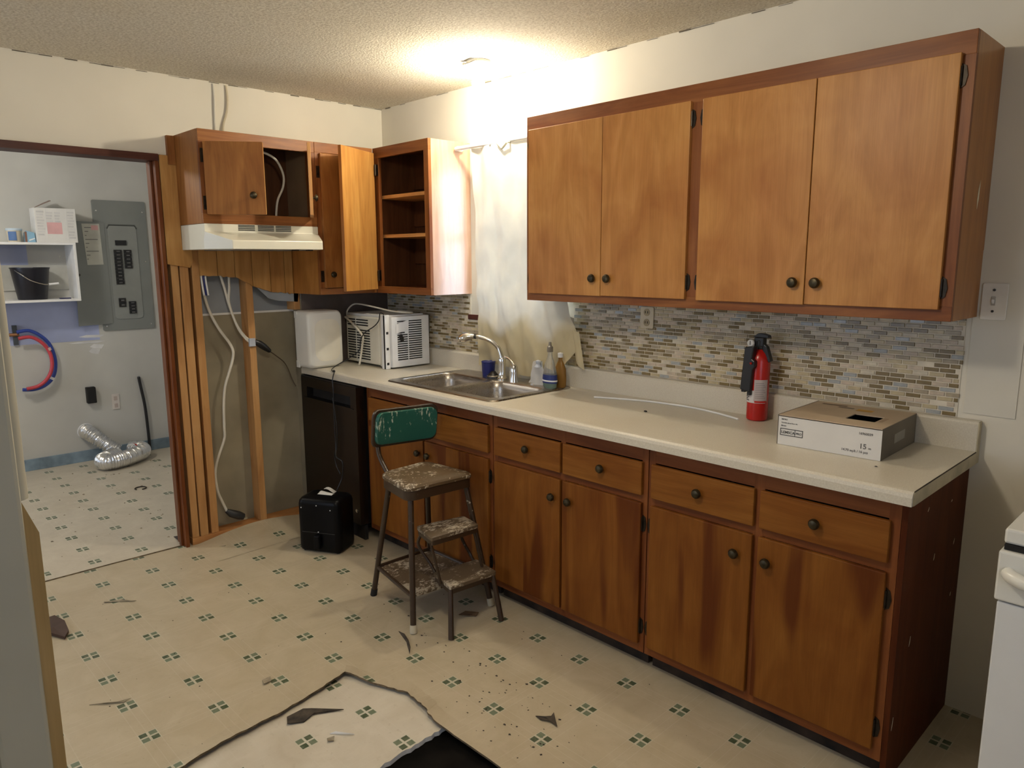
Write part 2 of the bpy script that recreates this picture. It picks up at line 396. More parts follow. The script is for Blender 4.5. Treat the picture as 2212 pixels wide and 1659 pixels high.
DKPANEL = plain('dark_paneling', (.10, .075, .06), .6, var=.15, vscale=6)
obj('dark_panel', B((0, -.60, .9), (.006, 0, 1.42)), DKPANEL, wall_left, label='dark wall panel behind the appliances')
obj('bay_back_panel', B((-.1, -1.31, 0), (-.088, -.6, 1.235)), LAUN_BACK, wall_left, label='bare grey-brown drywall back at the bottom of the open stud bay')
obj('bay_upper_panel', B((-.1, -1.31, 1.240), (-.088, -.6, 1.7)), LAUN_BLUE, wall_left, label='grey-blue board above the drywall joint in the stud bay')
obj('bay_side_board', B((-.088, -.606, 0), (0, -.600, 1.30)), LAUN_BACK, wall_left)
obj('joint_tape', B((-.089, -1.2, 1.232), (-.086, -.6, 1.243)), PAPER, wall_left)
for y0, y1, z1 in ((-1.312, -1.275, 1.53), (-1.268, -1.225, 1.53), (-1.207, -1.168, 1.62), (-.924, -.886, 1.62)):
    jx = random.uniform(-.003, .001)
    obj('stud', B((-.088, y0, .038), (jx, y1, z1)), PINE, wall_left, bevel=.002)
obj('stud', B((-.088, -.645, 1.245), (0, -.607, 1.62)), PINE, wall_left, bevel=.002)
obj('bottom_plate', B((-.088, -1.315, 0), (.003, -.6, .038)), PINE_Y, wall_left, bevel=.002)
obj('casing_board', MB().prism([(0, -1.330, 2.044), (0, -1.330, 1.51), (0, -1.22, 1.49), (0, -1.205, 1.52), (0, -1.205, 1.60), (0, -1.252, 1.60), (0, -1.252, 2.044)], (.014, 0, 0)), PLANK, wall_left, bevel=.001, label='pale casing board cut off above the studs')
obj('filler_strip', B((0, -1.290, 2.0), (.022, -1.254, 2.14)), HOOD_DOOR, wall_left)
# knotty pine planks with a torn lower edge
pl_y = [-1.172, -1.079, -.985, -.889, -.785, -.700, -.648]
botz = {-1.172: 1.448, -1.079: 1.446, -.985: 1.438, -.889: 1.387, -.785: 1.352, -.700: 1.342, -.648: 1.336}
for a, b in zip(pl_y[:-1], pl_y[1:]):
    pts = [(.001, a+.0015, 1.66)]; k = 6
    for j in range(k+1):
        t = j/k; pts.append((.001, a+.0015+(b-a-.003)*t, botz[a]+(botz[b]-botz[a])*t+(random.uniform(-.006, .006) if 0 < j < k else 0)))
    pts.append((.001, b-.0015, 1.66))
    obj('plank', MB().prism(pts, (.012, 0, 0)), PLANK, wall_left)
obj('torn_board', MB().prism([(-.004, -.885, 1.40), (-.004, -.80, 1.318), (-.004, -.74, 1.30), (-.004, -.62, 1.29), (-.004, -.60, 1.42)], (.004, 0, 0)), LAUN_BLUE, wall_left)
# trims
t1 = struct(obj('trim_1', B((-.11, -3.1, 2.014), (.018, -1.335, 2.047)), TRIM_DARK)); t1['label'] = 'dark brown trim under the opening header'
t2 = struct(obj('trim_2', MB().box((-.118, -1.352, 0), (.012, -1.333, 2.014)).box((-.06, -1.364, 0), (-.03, -1.352, 2.014)), JAMB, bevel=.002)); t2['label'] = 'red-brown door jamb of the laundry opening'
# cracks along the ceiling line
for nm, pts in (('trim_3', [(.004, -2.2, ZC-.004), (.004, -1.5, ZC-.005), (.004, -1.0, ZC-.004), (.004, -.5, ZC-.004), (.004, 0, ZC-.004)]),
                ('trim_4', [(.0, -.004, ZC-.004), (.6, -.004, ZC-.004), (1.6, -.004, ZC-.004), (2.6, -.004, ZC-.004), (3.6, -.004, ZC-.004)])):
    mb = MB()
    for a, b in zip(pts[:-1], pts[1:]):
        L = (Vector(b)-Vector(a)).length; k = int(L/.05)
        for j in range(k):
            if random.random() < .45: continue
            p = Vector(a).lerp(Vector(b), j/k); q = Vector(a).lerp(Vector(b), (j+1.02)/k)
            w = random.uniform(.0008, .0024); mb.tube([p, q], w, 5)
    t = struct(obj(nm, mb, CR)); t['label'] = 'dark crack line where wall and ceiling meet'
# laundry
LX = -2.31
wall_lau = struct(obj('wall_laundry_back', B((LX-.1, YF, 0), (LX, -.5, ZC)), plain('laundry_grey_paint', (.54, .535, .50), .75, var=.04, vscale=2.5, spec=.2)))
obj('lavender_blue_patch', B((LX, -1.75, .93), (LX+.0015, -1.075, 1.235)), BLUE_PATCH, wall_lau, label='lavender-blue patch on the laundry wall under the shelf')  # thin lavender-blue rectangle set on the wall
SMEAR = plain('plaster_smear', (.66, .66, .66), .8)
for y, z, w, h in ((-1.13, .96, .09, .012), (-1.17, .915, .13, .008), (-1.10, .88, .05, .02), (-1.12, .845, .04, .025)):
    obj('plaster_smear', MB().prism([(LX, y-w, z), (LX, y-w*.4, z+h), (LX, y+w, z+h*.5), (LX, y+w*.6, z-h), (LX, y-w*.5, z-h*.6)], (.002, 0, 0)), SMEAR, wall_lau)
struct(obj('wall_laundry_right', B((LX, -.61, 0), (-.1, -.5, ZC)), plain('laundry_side_paint', (.50, .49, .46), .8)))
struct(obj('wall_laundry_front', MB().box((LX-.1, YF-.1, 0), (-1.8, YF, ZC)).box((-.8, YF-.1, 0), (-.1, YF, ZC)).box((-1.8, YF-.1, 0), (-.8, YF, .9)).box((-1.8, YF-.1, 1.95), (-.8, YF, ZC)), WHITE_WALL))
bb = struct(obj('baseboard_laundry', MB().box((LX, YF, 0), (LX+.014, -.61, .085)), BLUE_BASE, bevel=.002)); bb['label'] = 'dusty blue baseboard of the laundry wall'
# unseen sides of the kitchen, with openings added to let sky light in
struct(obj('wall_right', MB().box((XR, YF, 0), (XR+.1, -3.2, ZC)).box((XR, -2.0, 0), (XR+.1, 0, ZC)).box((XR, -3.2, 0), (XR+.1, -2.0, .85)).box((XR, -3.2, 2.05), (XR+.1, -2.0, ZC)), WHITE_WALL))
struct(obj('wall_front', MB().box((-.1, YF-.1, 0), (.8, YF, ZC)).box((2.2, YF-.1, 0), (XR+.1, YF, ZC)).box((.8, YF-.1, 0), (2.2, YF, .85)).box((.8, YF-.1, 2.05), (2.2, YF, ZC)), WHITE_WALL))
# wall end in the near left corner
sx = 2.75
stub = struct(obj('wall_near', MB().box((sx-.115, -3.3, 0), (sx-.012, -2.50, ZC)), WHITE_WALL))
obj('casing', B((sx-.012, -2.556, 0), (sx+.004, -2.493, ZC)), STUB_PAINT, stub, bevel=.006, label='grey-white painted casing on the near wall end')
obj('dark_gap', B((sx-.012, -2.60, 0), (sx-.006, -2.556, ZC)), BLACK_R, stub)
obj('corner_board', MB().hexa([(sx-.10, -2.50, 0), (sx-.004, -2.50, 0), (sx-.004, -2.476, 0), (sx-.10, -2.476, 0)],
                              [(sx-.10, -2.50, 1.21), (sx-.004, -2.50, 1.22), (sx-.004, -2.476, 1.15), (sx-.10, -2.476, 1.13)]), TAN_BOARD, stub, label='broken tan corner board with a pale snapped top')
obj('corner_bead', MB().tube([(sx-.020, -2.497, 1.2), (sx-.020, -2.497, ZC)], .016, 12), STUB_PAINT, stub, smooth=True)

# window over the sink
win = thing('window_1', 'small window over the sink hidden by the hanging cloth', 'window', (1.21, .05, WZ0)); del win['category']; win['kind'] = 'structure'
DKW = wood('window_dark_trim', (.05, .014, .010), (.08, .022, .014), (.11, .034, .02), 'z')
obj('window_frame', MB().box((WX0, .03, WZ0), (WX0+.035, .09, WZ1)).box((WX1-.035, .03, WZ0), (WX1, .09, WZ1)).box((WX0, .03, WZ1-.035), (WX1, .09, WZ1)).box((WX0, .03, WZ0), (WX1, .09, WZ0+.03)).box((WX0, .04, 1.63), (WX1, .08, 1.665)), WHITE, win)
obj('window_sill', B((.80, -.012, WZ0-.028), (1.575, .04, WZ0)), DKW, win, bevel=.002)
gl, gt, gb = mat('window_glass'); gb.inputs['Transmission Weight'].default_value = 1; gb.inputs['Roughness'].default_value = 0; gb.inputs['IOR'].default_value = 1.05
obj('pane', B((WX0+.03, .058, WZ0+.03), (WX1-.03, .062, 1.64)), gl, win); obj('pane', B((WX0+.03, .058, 1.65), (WX1-.03, .062, WZ1-.03)), gl, win)

# mosaic tile backsplash: the 300 nearest tiles are parts, the rest one joined part
gr = obj('grout_panel', MB().box((.0, -.003, 1.0), (3.245, 0, WZ0-.03)).box((0, -.003, WZ0-.03), (WX0-.07, 0, 1.40)).box((WX1+.005, -.003, WZ0-.03), (3.245, 0, 1.40)), GROUT, wall_back)
TC = [('olive_brown_tile', (.20, .145, .062), .25), ('sand_tile', (.48, .40, .245), .3), ('pinkish_beige_tile', (.52, .43, .325), .35), ('grey_blue_tile', (.37, .385, .38), .2), ('taupe_tile', (.36, .30, .205), .3), ('light_stone_tile', (.58, .52, .40), .4)]
TM = [plain(a, b, c, var=.07, vscale=40) for a, b, c in TC]
TWt = [.31, .25, .16, .09, .12, .07]
TP, RP, TW_, TH_ = .0485, .0157, .0455, .0128
def tile_mb(x0, x1, z0, z1, mb=None):
    mb = mb or MB(); e = .0013; y0, y1 = -.0028, -.0062
    return mb.hexa([(x0, y0, z0), (x1, y0, z0), (x1, y0, z1), (x0, y0, z1)], [(x0+e, y1, z0+e), (x1-e, y1, z0+e), (x1-e, y1, z1-e), (x0+e, y1, z1-e)])
tiles = []
for r in range(22):
    z = 1.0135+r*RP; off = (r % 2)*.5+random.choice((0, .12, .25))
    x = .012-off*TP
    while x < 3.25:
        a, b = max(x, .012), min(x+TW_, 3.243+random.uniform(-.008, .006)); x += TP
        if b-a < .008: continue
        if z+TH_ > WZ0-.03 and not (b < WX0-.075 or a > WX1+.045): continue
        if a < .55 and .92 < z < 1.20 and a > .42 and random.random() < .35: continue
        if random.random() < .010: continue
        tiles.append((a, b, z, random.choices(range(6), TWt)[0]))
camv = Vector((3.9153, -2.6752, 1.5279))
tiles.sort(key=lambda t: (Vector(((t[0]+t[1])/2, 0, t[2]))-camv).length)
vis = [t for t in tiles]
near = vis[:300]; rest = vis[300:]
cache = {}
for a, b, z, k in near:
    L = b-a; full = L > TW_-.0005
    if full:
        if k not in cache:
            o = obj('tile', tile_mb(-TW_/2, TW_/2, 0, TH_), TM[k], wall_back); cache[k] = o
        else: o = cache[k].copy(); C.objects.link(o)
        o.parent = wall_back; o.location = ((a+b)/2, 0, z)
    else: obj('tile', tile_mb(a, b, z, z+TH_), TM[k], wall_back)
mb = MB()
for a, b, z, k in rest: mb.cur = k; tile_mb(a, b, z, z+TH_, mb)
o = obj('tile_field', mb, TM, wall_back); o['kind'] = 'stuff'
# ------------------------------------------------------------------ cabinets
def knob(parent, x, y, z, axis='-y', r=.0165):
    pr = [(.006, -.002), (.006, .008), (r, .012), (r, .018), (r*.75, .024), (.004, .0265)]
    return obj('knob', MB().lathe(pr, (x, y, z), axis, 20), KNOB, parent, smooth=True)
def hinge_y(parent, x, y, z, side):     # butterfly hinge on a front facing -y; side +1: leaf to the right
    mb = MB().prism([(x, y, z-.034), (x+side*.012, y, z-.026), (x+side*.017, y, z), (x+side*.012, y, z+.026), (x, y, z+.034)], (0, -.0025, 0))
    mb.tube([(x, y-.004, z-.026), (x, y-.004, z+.026)], .005, 8)
    return obj('hinge', mb, HINGE, parent)
def slab_xz(x0, x1, z0, z1, y, t=.018): return B((x0, y-t, z0), (x1, y, z1))

# -- long wall cabinet at the right
ul, ur, ub, ut, uf = 1.5278, 3.2726, 1.3423, 2.1476, -.2736
uc = thing('wall_cabinet', 'long honey-brown wall cabinet with four tall doors above the tiles', 'cabinet', (2.40, 0, ub))
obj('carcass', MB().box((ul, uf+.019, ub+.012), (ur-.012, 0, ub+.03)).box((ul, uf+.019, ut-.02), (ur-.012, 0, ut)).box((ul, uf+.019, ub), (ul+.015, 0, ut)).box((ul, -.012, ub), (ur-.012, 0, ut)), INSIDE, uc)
obj('end_panel', B((ur-.012, uf+.019, ub), (ur, 0, ut)), CAB_SIDE, uc)
SC_ = plain('chipped_paint_fleck', (.70, .62, .45), .8)
obj('paint_chip', MB().prism([(ur+.0003, -.13, 1.70), (ur+.0003, -.125, 1.73), (ur+.0003, -.112, 1.755), (ur+.0003, -.116, 1.70), (ur+.0003, -.126, 1.67)], (.0006, 0, 0)), SC_, uc)
obj('top_rail', B((ul, uf, 2.083), (ur, uf+.019, ut)), UP_FRAME_X, uc, bevel=.0015)
obj('bottom_rail', B((ul, uf, ub), (ur, uf+.019, 1.386)), UP_FRAME_X, uc, bevel=.0015)
for a, b in ((ul, ul+.032), (2.368, 2.434), (3.234, ur)): obj('stile', B((a, uf, 1.386), (b, uf+.019, 2.083)), UP_FRAME_Z, uc)
for i, (a, b, kx, hx, hs) in enumerate(((1.552, 1.9695, 1.934, 1.552, -1), (1.9725, 2.377, 2.013, 2.377, 1), (2.427, 2.8355, 2.800, 2.427, -1), (2.8385, 3.240, 2.876, 3.240, 1))):
    d = obj('door', slab_xz(a, b, 1.375+.002*(i % 2), 2.089, uf, .016), UP_DOOR, uc, bevel=.002)
    knob(d, kx, uf-.016, 1.448, r=.0175)
    for hz in (2.028, 1.440): hinge_y(d, hx, uf-.001 if hs > 0 else uf-.001, hz, hs)

# -- open corner cabinet
cc, cf, cb, ctp = .823, -.285, 1.340, 2.142
oc = thing('corner_cabinet', 'open wall cabinet with two bare shelves left of the curtain', 'cabinet', (.57, 0, cb))
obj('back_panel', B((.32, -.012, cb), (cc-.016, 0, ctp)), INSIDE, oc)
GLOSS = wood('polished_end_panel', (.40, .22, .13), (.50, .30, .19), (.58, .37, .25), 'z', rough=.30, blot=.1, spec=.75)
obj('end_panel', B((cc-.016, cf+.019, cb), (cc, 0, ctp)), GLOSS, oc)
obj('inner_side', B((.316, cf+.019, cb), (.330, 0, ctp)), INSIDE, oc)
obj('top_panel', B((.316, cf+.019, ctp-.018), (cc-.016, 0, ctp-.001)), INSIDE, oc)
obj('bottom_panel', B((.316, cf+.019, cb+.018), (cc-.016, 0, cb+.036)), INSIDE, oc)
obj('top_rail', B((.316, cf, 2.086), (cc, cf+.019, ctp)), UP_FRAME_X, oc, bevel=.0015)
obj('bottom_rail', B((.316, cf, cb), (cc, cf+.019, 1.378)), UP_FRAME_X, oc, bevel=.0015)
obj('stile', B((.316, cf, 1.378), (.368, cf+.019, 2.086)), UP_FRAME_Z, oc); obj('stile', B((.785, cf, 1.378), (cc, cf+.019, 2.086)), UP_FRAME_Z, oc)
for z in (1.866, 1.650): obj('shelf', B((.330, cf+.030, z), (.806, -.012, z+.018)), SHELF_EDGE, oc)
for z in (2.0, 1.79, 1.575): obj('back_strip', B((.345, -.030, z-.07), (.790, -.012, z-.0)), INSIDE, oc)
# its door, swung wide open (hinged on the left stile)
hx, hy = .352, -.300; dv = Vector((.15, -.297, 0)).normalized(); nv = Vector((-dv.y, dv.x, 0)); Wd = .335
def door_poly(p0, d, nrm, w, z0, z1, t):
    a = Vector((p0[0], p0[1], z0)); b = a+d*w; q = nrm*t
    up = Vector((0, 0, z1-z0)); return MB().hexa([a, b, b+q, a+q], [a+up, b+up, b+q+up, a+q+up])
d = obj('door', door_poly((hx, hy), dv, -nv if nv.x > 0 else nv, Wd, 1.362, 2.112, .017), PALE_DOOR, oc, bevel=.002, label='open door showing its paler inner face')
e0 = Vector((hx, hy, 0))+dv*(Wd+.0004); q = (-nv if nv.x > 0 else nv)*.017
obj('door_edge', MB().hexa([(e0.x, e0.y, 1.364), (e0.x+q.x, e0.y+q.y, 1.364), (e0.x+q.x+dv.x*.001, e0.y+q.y+dv.y*.001, 1.364), (e0.x+dv.x*.001, e0.y+dv.y*.001, 1.364)],
                           [(e0.x, e0.y, 2.11), (e0.x+q.x, e0.y+q.y, 2.11), (e0.x+q.x+dv.x*.001, e0.y+q.y+dv.y*.001, 2.11), (e0.x+dv.x*.001, e0.y+dv.y*.001, 2.11)]), HOOD_DOOR, d)
for hz in (2.02, 1.44): obj('hinge', MB().tube([(hx+.012, hy-.002, hz-.03), (hx+.012, hy-.002, hz+.03)], .006, 8).box((hx+.002, cf-.003, hz-.03), (hx+.016, cf, hz+.03)), HINGE, d)

# -- tall narrow cabinet beside the hood
tc_ = thing('tall_cabinet', 'narrow tall orange-brown wall cabinet right of the range hood', 'cabinet', (.15, -.46, cb))
HX = .314
obj('carcass', MB().box((0, -.645, cb), (HX-.019, -.629, ctp)).box((0, -.629, cb+.012), (HX-.019, cf, cb+.03)).box((0, -.629, ctp-.018), (HX-.019, cf, ctp)).box((.002, -.629, cb), (.012, cf, ctp)), CAB_SIDE, tc_)
obj('top_rail', B((HX-.019, -.645, 2.090), (HX, cf, ctp)), UP_FRAME_Y, tc_, bevel=.0015)
obj('bottom_rail', B((HX-.019, -.645, cb), (HX, cf, 1.374)), UP_FRAME_Y, tc_, bevel=.0015)
obj('stile', B((HX-.019, -.645, 1.374), (HX, -.606, 2.090)), UP_FRAME_Z, tc_); obj('stile', B((HX-.019, -.335, 1.374), (HX, cf, 2.090)), UP_FRAME_Z, tc_)
d = obj('door', B((HX, -.622, 1.377), (HX+.017, -.325, 2.086)), HOOD_DOOR, tc_, bevel=.002); knob(d, HX+.017, -.578, 1.449, 'x', .016)
for hz in (1.99, 1.44): obj('hinge', B((HX, -.640, hz-.03), (HX+.004, -.622, hz+.03)), HINGE, d)

# -- short cabinet over the hood
hb0 = 1.704
hc = thing('hood_cabinet', 'short orange-brown wall cabinet over the hood with both doors ajar', 'cabinet', (.15, -.95, hb0))
obj('end_panel', B((0, -1.253, hb0), (HX-.019, -1.239, ctp)), HOOD_DOOR, hc)
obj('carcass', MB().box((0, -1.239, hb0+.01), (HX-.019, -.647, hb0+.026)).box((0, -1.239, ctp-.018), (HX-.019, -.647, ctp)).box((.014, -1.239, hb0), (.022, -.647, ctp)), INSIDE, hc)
obj('inner_side', B((.022, -.660, hb0+.026), (HX-.019, -.647, ctp-.018)), plain('inner_side_board', (.26, .18, .11), .6), hc)
obj('top_rail', B((HX-.019, -1.253, 2.085), (HX, -.647, ctp)), UP_FRAME_Y, hc, bevel=.0015)
obj('bottom_rail', B((HX-.019, -1.253, hb0), (HX, -.647, 1.752)), UP_FRAME_Y, hc, bevel=.0015)
obj('stile', B((HX-.019, -1.253, 1.752), (HX, -1.215, 2.085)), UP_FRAME_Z, hc); obj('stile', B((HX-.019, -.690, 1.752), (HX, -.647, 2.085)), UP_FRAME_Z, hc)
d1 = Vector((.162, .222, 0)).normalized(); n1 = Vector((d1.y, -d1.x, 0))
d = obj('door', door_poly((.318, -1.230), d1, n1, .272, 1.745, 2.083, .017), HOOD_DOOR, hc, bevel=.002)
p = Vector((.318, -1.230, 0))+d1*.222+n1*.017
kb = MB().lathe([(.006, 0), (.006, .008), (.0165, .012), (.0165, .018), (.012, .024), (.004, .0265)], (0, 0, 0), 'x', 20)
kb.xf(Matrix.Translation((p.x, p.y, 1.835)) @ Matrix.Rotation(math.atan2(n1.y, n1.x), 4, 'Z')); obj('knob', kb, KNOB, d, smooth=True)
e = Vector((.318, -1.230, 0))+d1*.2724
obj('door_edge', MB().hexa([(e.x, e.y, 1.747), (e.x+n1.x*.017, e.y+n1.y*.017, 1.747), (e.x+n1.x*.017+d1.x*.001, e.y+n1.y*.017+d1.y*.001, 1.747), (e.x+d1.x*.001, e.y+d1.y*.001, 1.747)],
                           [(e.x, e.y, 2.081), (e.x+n1.x*.017, e.y+n1.y*.017, 2.081), (e.x+n1.x*.017+d1.x*.001, e.y+n1.y*.017+d1.y*.001, 2.081), (e.x+d1.x*.001, e.y+d1.y*.001, 2.081)]), PALE_EDGE, d)
for hz in (2.02, 1.80): obj('hinge', B((HX, -1.247, hz-.032), (HX+.005, -1.229, hz+.032)), HINGE, d)
d2 = Vector((math.cos(R(-29)), math.sin(R(-29)), 0)); n2 = Vector((-d2.y, d2.x, 0))
d = obj('door', door_poly((.320, -.690), d2, n2, .265, 1.748, 2.095, .017), PALE_EDGE, hc, bevel=.002)
p = Vector((.320, -.690, 0))+d2*.215+n2*.017
kb = MB().lathe([(.006, 0), (.006, .008), (.0165, .012), (.0165, .018), (.012, .024), (.004, .0265)], (0, 0, 0), 'x', 20)
kb.xf(Matrix.Translation((p.x, p.y, 1.835)) @ Matrix.Rotation(math.atan2(n2.y, n2.x), 4, 'Z')); obj('knob', kb, KNOB, d, smooth=True)
for hz in (2.02, 1.80): obj('hinge', B((HX, -.688, hz-.03), (HX+.006, -.668, hz+.03)), HINGE, d)

# -- range hood
rh = thing('range_hood', 'cream range hood with vent slots under the short cabinet', 'hood', (.2, -.949, 1.58))
zb, zl, zs, zt = 1.580, 1.622, 1.665, 1.7035
Lo = [(.014, -1.253), (.30, -1.253), (.475, -1.187), (.475, -.712), (.30, -.645), (.014, -.645)]
mb = MB()
v = [(x, y, zb) for x, y in Lo]+[(x, y, zl) for x, y in Lo]
# canopy: skirt, sloped top, upright front
k0 = len(v); v += [(.014, -1.251, zt), (.316, -1.251, zt), (.316, -.647, zt), (.014, -.647, zt), (.316, -1.251, zs), (.316, -.647, zs)]
fc = [(0, 1, 2, 3, 4, 5), (1, 2, 8, 7), (2, 3, 9, 8), (3, 4, 10, 9), (7, 8, k0+4), (8, 9, k0+5, k0+4), (9, 10, k0+5), (k0+4, k0+5, k0+2, k0+1), (0, 1, 7, k0+4, k0+1, k0), (5, 4, 10, k0+5, k0+2, k0+3), (k0, k0+1, k0+2, k0+3), (0, 5, k0+3, k0)]
mb.add(v, fc); obj('canopy', mb, HOODPAINT, rh, bevel=.003)
for y0 in (-1.085, -.983, -.888):
    for z in (1.676, 1.684, 1.692, 1.699): obj('vent_slot', B((.315, y0, z-.0022), (.3185, y0+.085, z+.0018)), BLACK_R, rh)
obj('filter', B((.06, -1.16, zb-.004), (.40, -.74, zb)), plain('filter_mesh_grey', (.25, .25, .24), .4, .8), rh)
for yy in (-.86, -.78): obj('switch', B((.42, yy, zb-.006), (.44, yy+.03, zb)), BLACK, rh)

# -- base cabinets
CT = .8724; FY = -.570
def base_unit(x0, x1, label, fronts, name='base_cabinet', end_r=False):
    t = thing(name, label, 'cabinet', ((x0+x1)/2, -.28, 0), 'base cabinets under the counter')
    obj('side_panel', B((x0+.001, FY+.02, .085), (x0+.016, -.01, CT)), INSIDE, t)
    if end_r:
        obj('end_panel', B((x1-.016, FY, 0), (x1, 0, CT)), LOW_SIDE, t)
        for yy, zz, h in ((-.40, .80, .012), (-.17, .775, .006), (-.30, .62, .02), (-.10, .615, .018), (-.46, .40, .03), (-.55, .17, .04), (-.08, .43, .012)):
            obj('paint_chip', MB().prism([(x1, yy, zz), (x1, yy+.004, zz+h*.6), (x1, yy+.008, zz+h), (x1, yy+.005, zz+h*.3)], (.0008, 0, 0)), SC_, t)
    else: obj('side_panel', B((x1-.016, FY+.02, .085), (x1-.001, -.01, CT)), INSIDE, t)
    obj('bottom_panel', B((x0+.016, FY+.02, .085), (x1-.016, -.01, .10)), INSIDE, t)
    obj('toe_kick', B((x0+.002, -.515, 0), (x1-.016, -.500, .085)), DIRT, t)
    obj('top_rail', B((x0+.001, FY, .812), (x1-.0165, FY+.019, CT)), LOW_FRAME, t)
    obj('bottom_rail', B((x0+.001, FY, .070), (x1-.0165, FY+.019, .108)), LOW_FRAME, t, bevel=.001)
    obj('middle_rail', B((x0+.001, FY, .655), (x1-.0165, FY+.019, .690)), LOW_FRAME, t)
    for a, b in fronts['stiles']: obj('stile', B((a, FY-.0005, .071), (b, FY+.019, .871)), UPZ_LOW, t)
    for a, b, kx, fixed in fronts['drawers']:
        d = obj('drawer', slab_xz(a, b, .684, .808, FY, .016), LOW_DRAWER, t, bevel=.003)
        if kx: knob(d, kx, FY-.016, .749)
    for a, b, kx, kz, hx, hs in fronts['doors']:
        d = obj('door', slab_xz(a, b, .106, .655, FY, .016), LOW_DOOR, t, bevel=.003)
        knob(d, kx, FY-.016, kz)
        for hz in (.575, .175): hinge_y(d, hx, FY-.001, hz, hs)
    return t
UPZ_LOW = wood('worn_red_stile', (.13, .036, .009), (.19, .058, .014), (.25, .085, .022), 'z', rough=.5)
base_unit(.612, 1.612, 'dark stained sink cabinet with a fixed drawer front behind the step stool',
          dict(stiles=[(.613, .650), (1.108, 1.140), (1.585, 1.611)], drawers=[(.645, 1.118, None, 1), (1.130, 1.592, None, 1)],
               doors=[(.645, 1.118, 1.085, .588, .645, -1), (1.130, 1.592, 1.165, .588, 1.592, 1)]))
base_unit(1.614, 2.438, 'middle base cabinet with two drawers and streaky doors right of the step stool',
          dict(stiles=[(1.615, 1.642), (2.016, 2.040), (2.411, 2.437)], drawers=[(1.634, 2.022, 1.838, 0), (2.035, 2.418, 2.236, 0)],
               doors=[(1.634, 2.022, 1.985, .578, 1.634, -1), (2.035, 2.418, 2.074, .578, 2.418, 1)]))
base_unit(2.440, 3.296, 'rightmost base cabinet with two wide drawers and a dark end panel',
          dict(stiles=[(2.441, 2.468), (2.844, 2.880), (3.248, 3.279)], drawers=[(2.458, 2.852, 2.652, 0), (2.872, 3.256, 3.052, 0)],
               doors=[(2.458, 2.852, 2.797, .580, 2.458, -1), (2.872, 3.256, 2.907, .580, 3.256, 1)]), end_r=True)

# -- worktop
def laminate():
    m, nt, b = mat('cream_laminate')
    co = coords(nt, rnd=False); n1 = noise(nt, co, 260, 2); n2 = noise(nt, co, 2.2, 4, .6)
    c = ramp(nt, n1, [(.3, (.57, .52, .42)), (.7, (.66, .615, .51))])
    c = mixc(nt, ramp(nt, n2, [(.5, 0.0), (.8, .30)]), c, (.50, .42, .29))
    nt.links.new(c, b.inputs['Base Color']); b.inputs['Roughness'].default_value = .36
    return m
LAM = laminate()
wt = thing('countertop', 'long cream laminate countertop with a low backsplash and sink cutout', 'countertop', (1.65, -.3, CT))
cx0, cx1 = .002, 3.316
SX0, SX1, SY0, SY1 = .84, 1.585, -.545, -.09
prof = [(-.596, CT), (-.6217, CT), (-.6217, .896), (-.6185, .906), (-.611, .912), (-.600, .914), (-.596, .914)]
mb = MB().prism([(cx0, y, z) for y, z in prof], (cx1-cx0, 0, 0))
for a, b in (((cx0, -.596), (SX0, -.034)), ((SX1, -.596), (cx1, -.034)), ((SX0, -.596), (SX1, SY0)), ((SX0, SY1), (SX1, -.034))):
    mb.box((a[0], a[1], .8884), (b[0], b[1], .914))
obj('top_sheet', mb, LAM, wt)
bp_ = [(-.034, .8884), (-.034, 1.003), (-.030, 1.0095), (-.024, 1.0118), (-.002, 1.0118), (-.002, .8884)]
obj('backsplash', MB().prism([(cx0, y, z) for y, z in bp_], (cx1-cx0, 0, 0)), LAM, wt, bevel=.001)
obj('end_strip', MB().box((cx1, -.612, CT+.001), (cx1+.003, -.002, .9115)).box((cx1, -.0335, .912), (cx1+.003, -.003, 1.009)), plain('yellowed_edge_strip', (.44, .38, .25), .5, var=.12, vscale=14), wt)
obj('edge_gap', B((cx1+.0005, -.61, .9115), (cx1+.0025, -.036, .9135)), DIRT, wt)
# ------------------------------------------------------------------ sink and tap
ZT = .9147
sk = thing('kitchen_sink', 'double bowl stainless steel drop-in sink set in the counter', 'sink', (1.21, -.31, ZT))
def rr3(x0, x1, y0, y1, r, z, n=6): return [(px+(x0+x1)/2, py+(y0+y1)/2, z) for px, py in rrect(x1-x0, y1-y0, r, n)]
RX0, RX1, RY0, RY1 = .803, 1.622, -.580, -.046
bowls = [(.845, 1.190, -.535, -.190), (1.226, 1.580, -.535, -.190)]
mb = MB()
vs, fs = fill(rr3(RX0+.006, RX1-.006, RY0+.006, RY1-.006, .035, 0), [rr3(*b, .055, 0) for b in bowls], 0)
mb.add([(x, y, ZT+.006) for x, y, z in vs], fs)
ou = rr3(RX0+.006, RX1-.006, RY0+.006, RY1-.006, .035, ZT+.006); o2 = rr3(RX0, RX1, RY0, RY1, .04, ZT+.0005); n = len(ou)
mb.add(ou+o2, [(i, (i+1) % n, (i+1) % n+n, i+n) for i in range(n)])
obj('rim', mb, STEEL, sk, smooth=True)
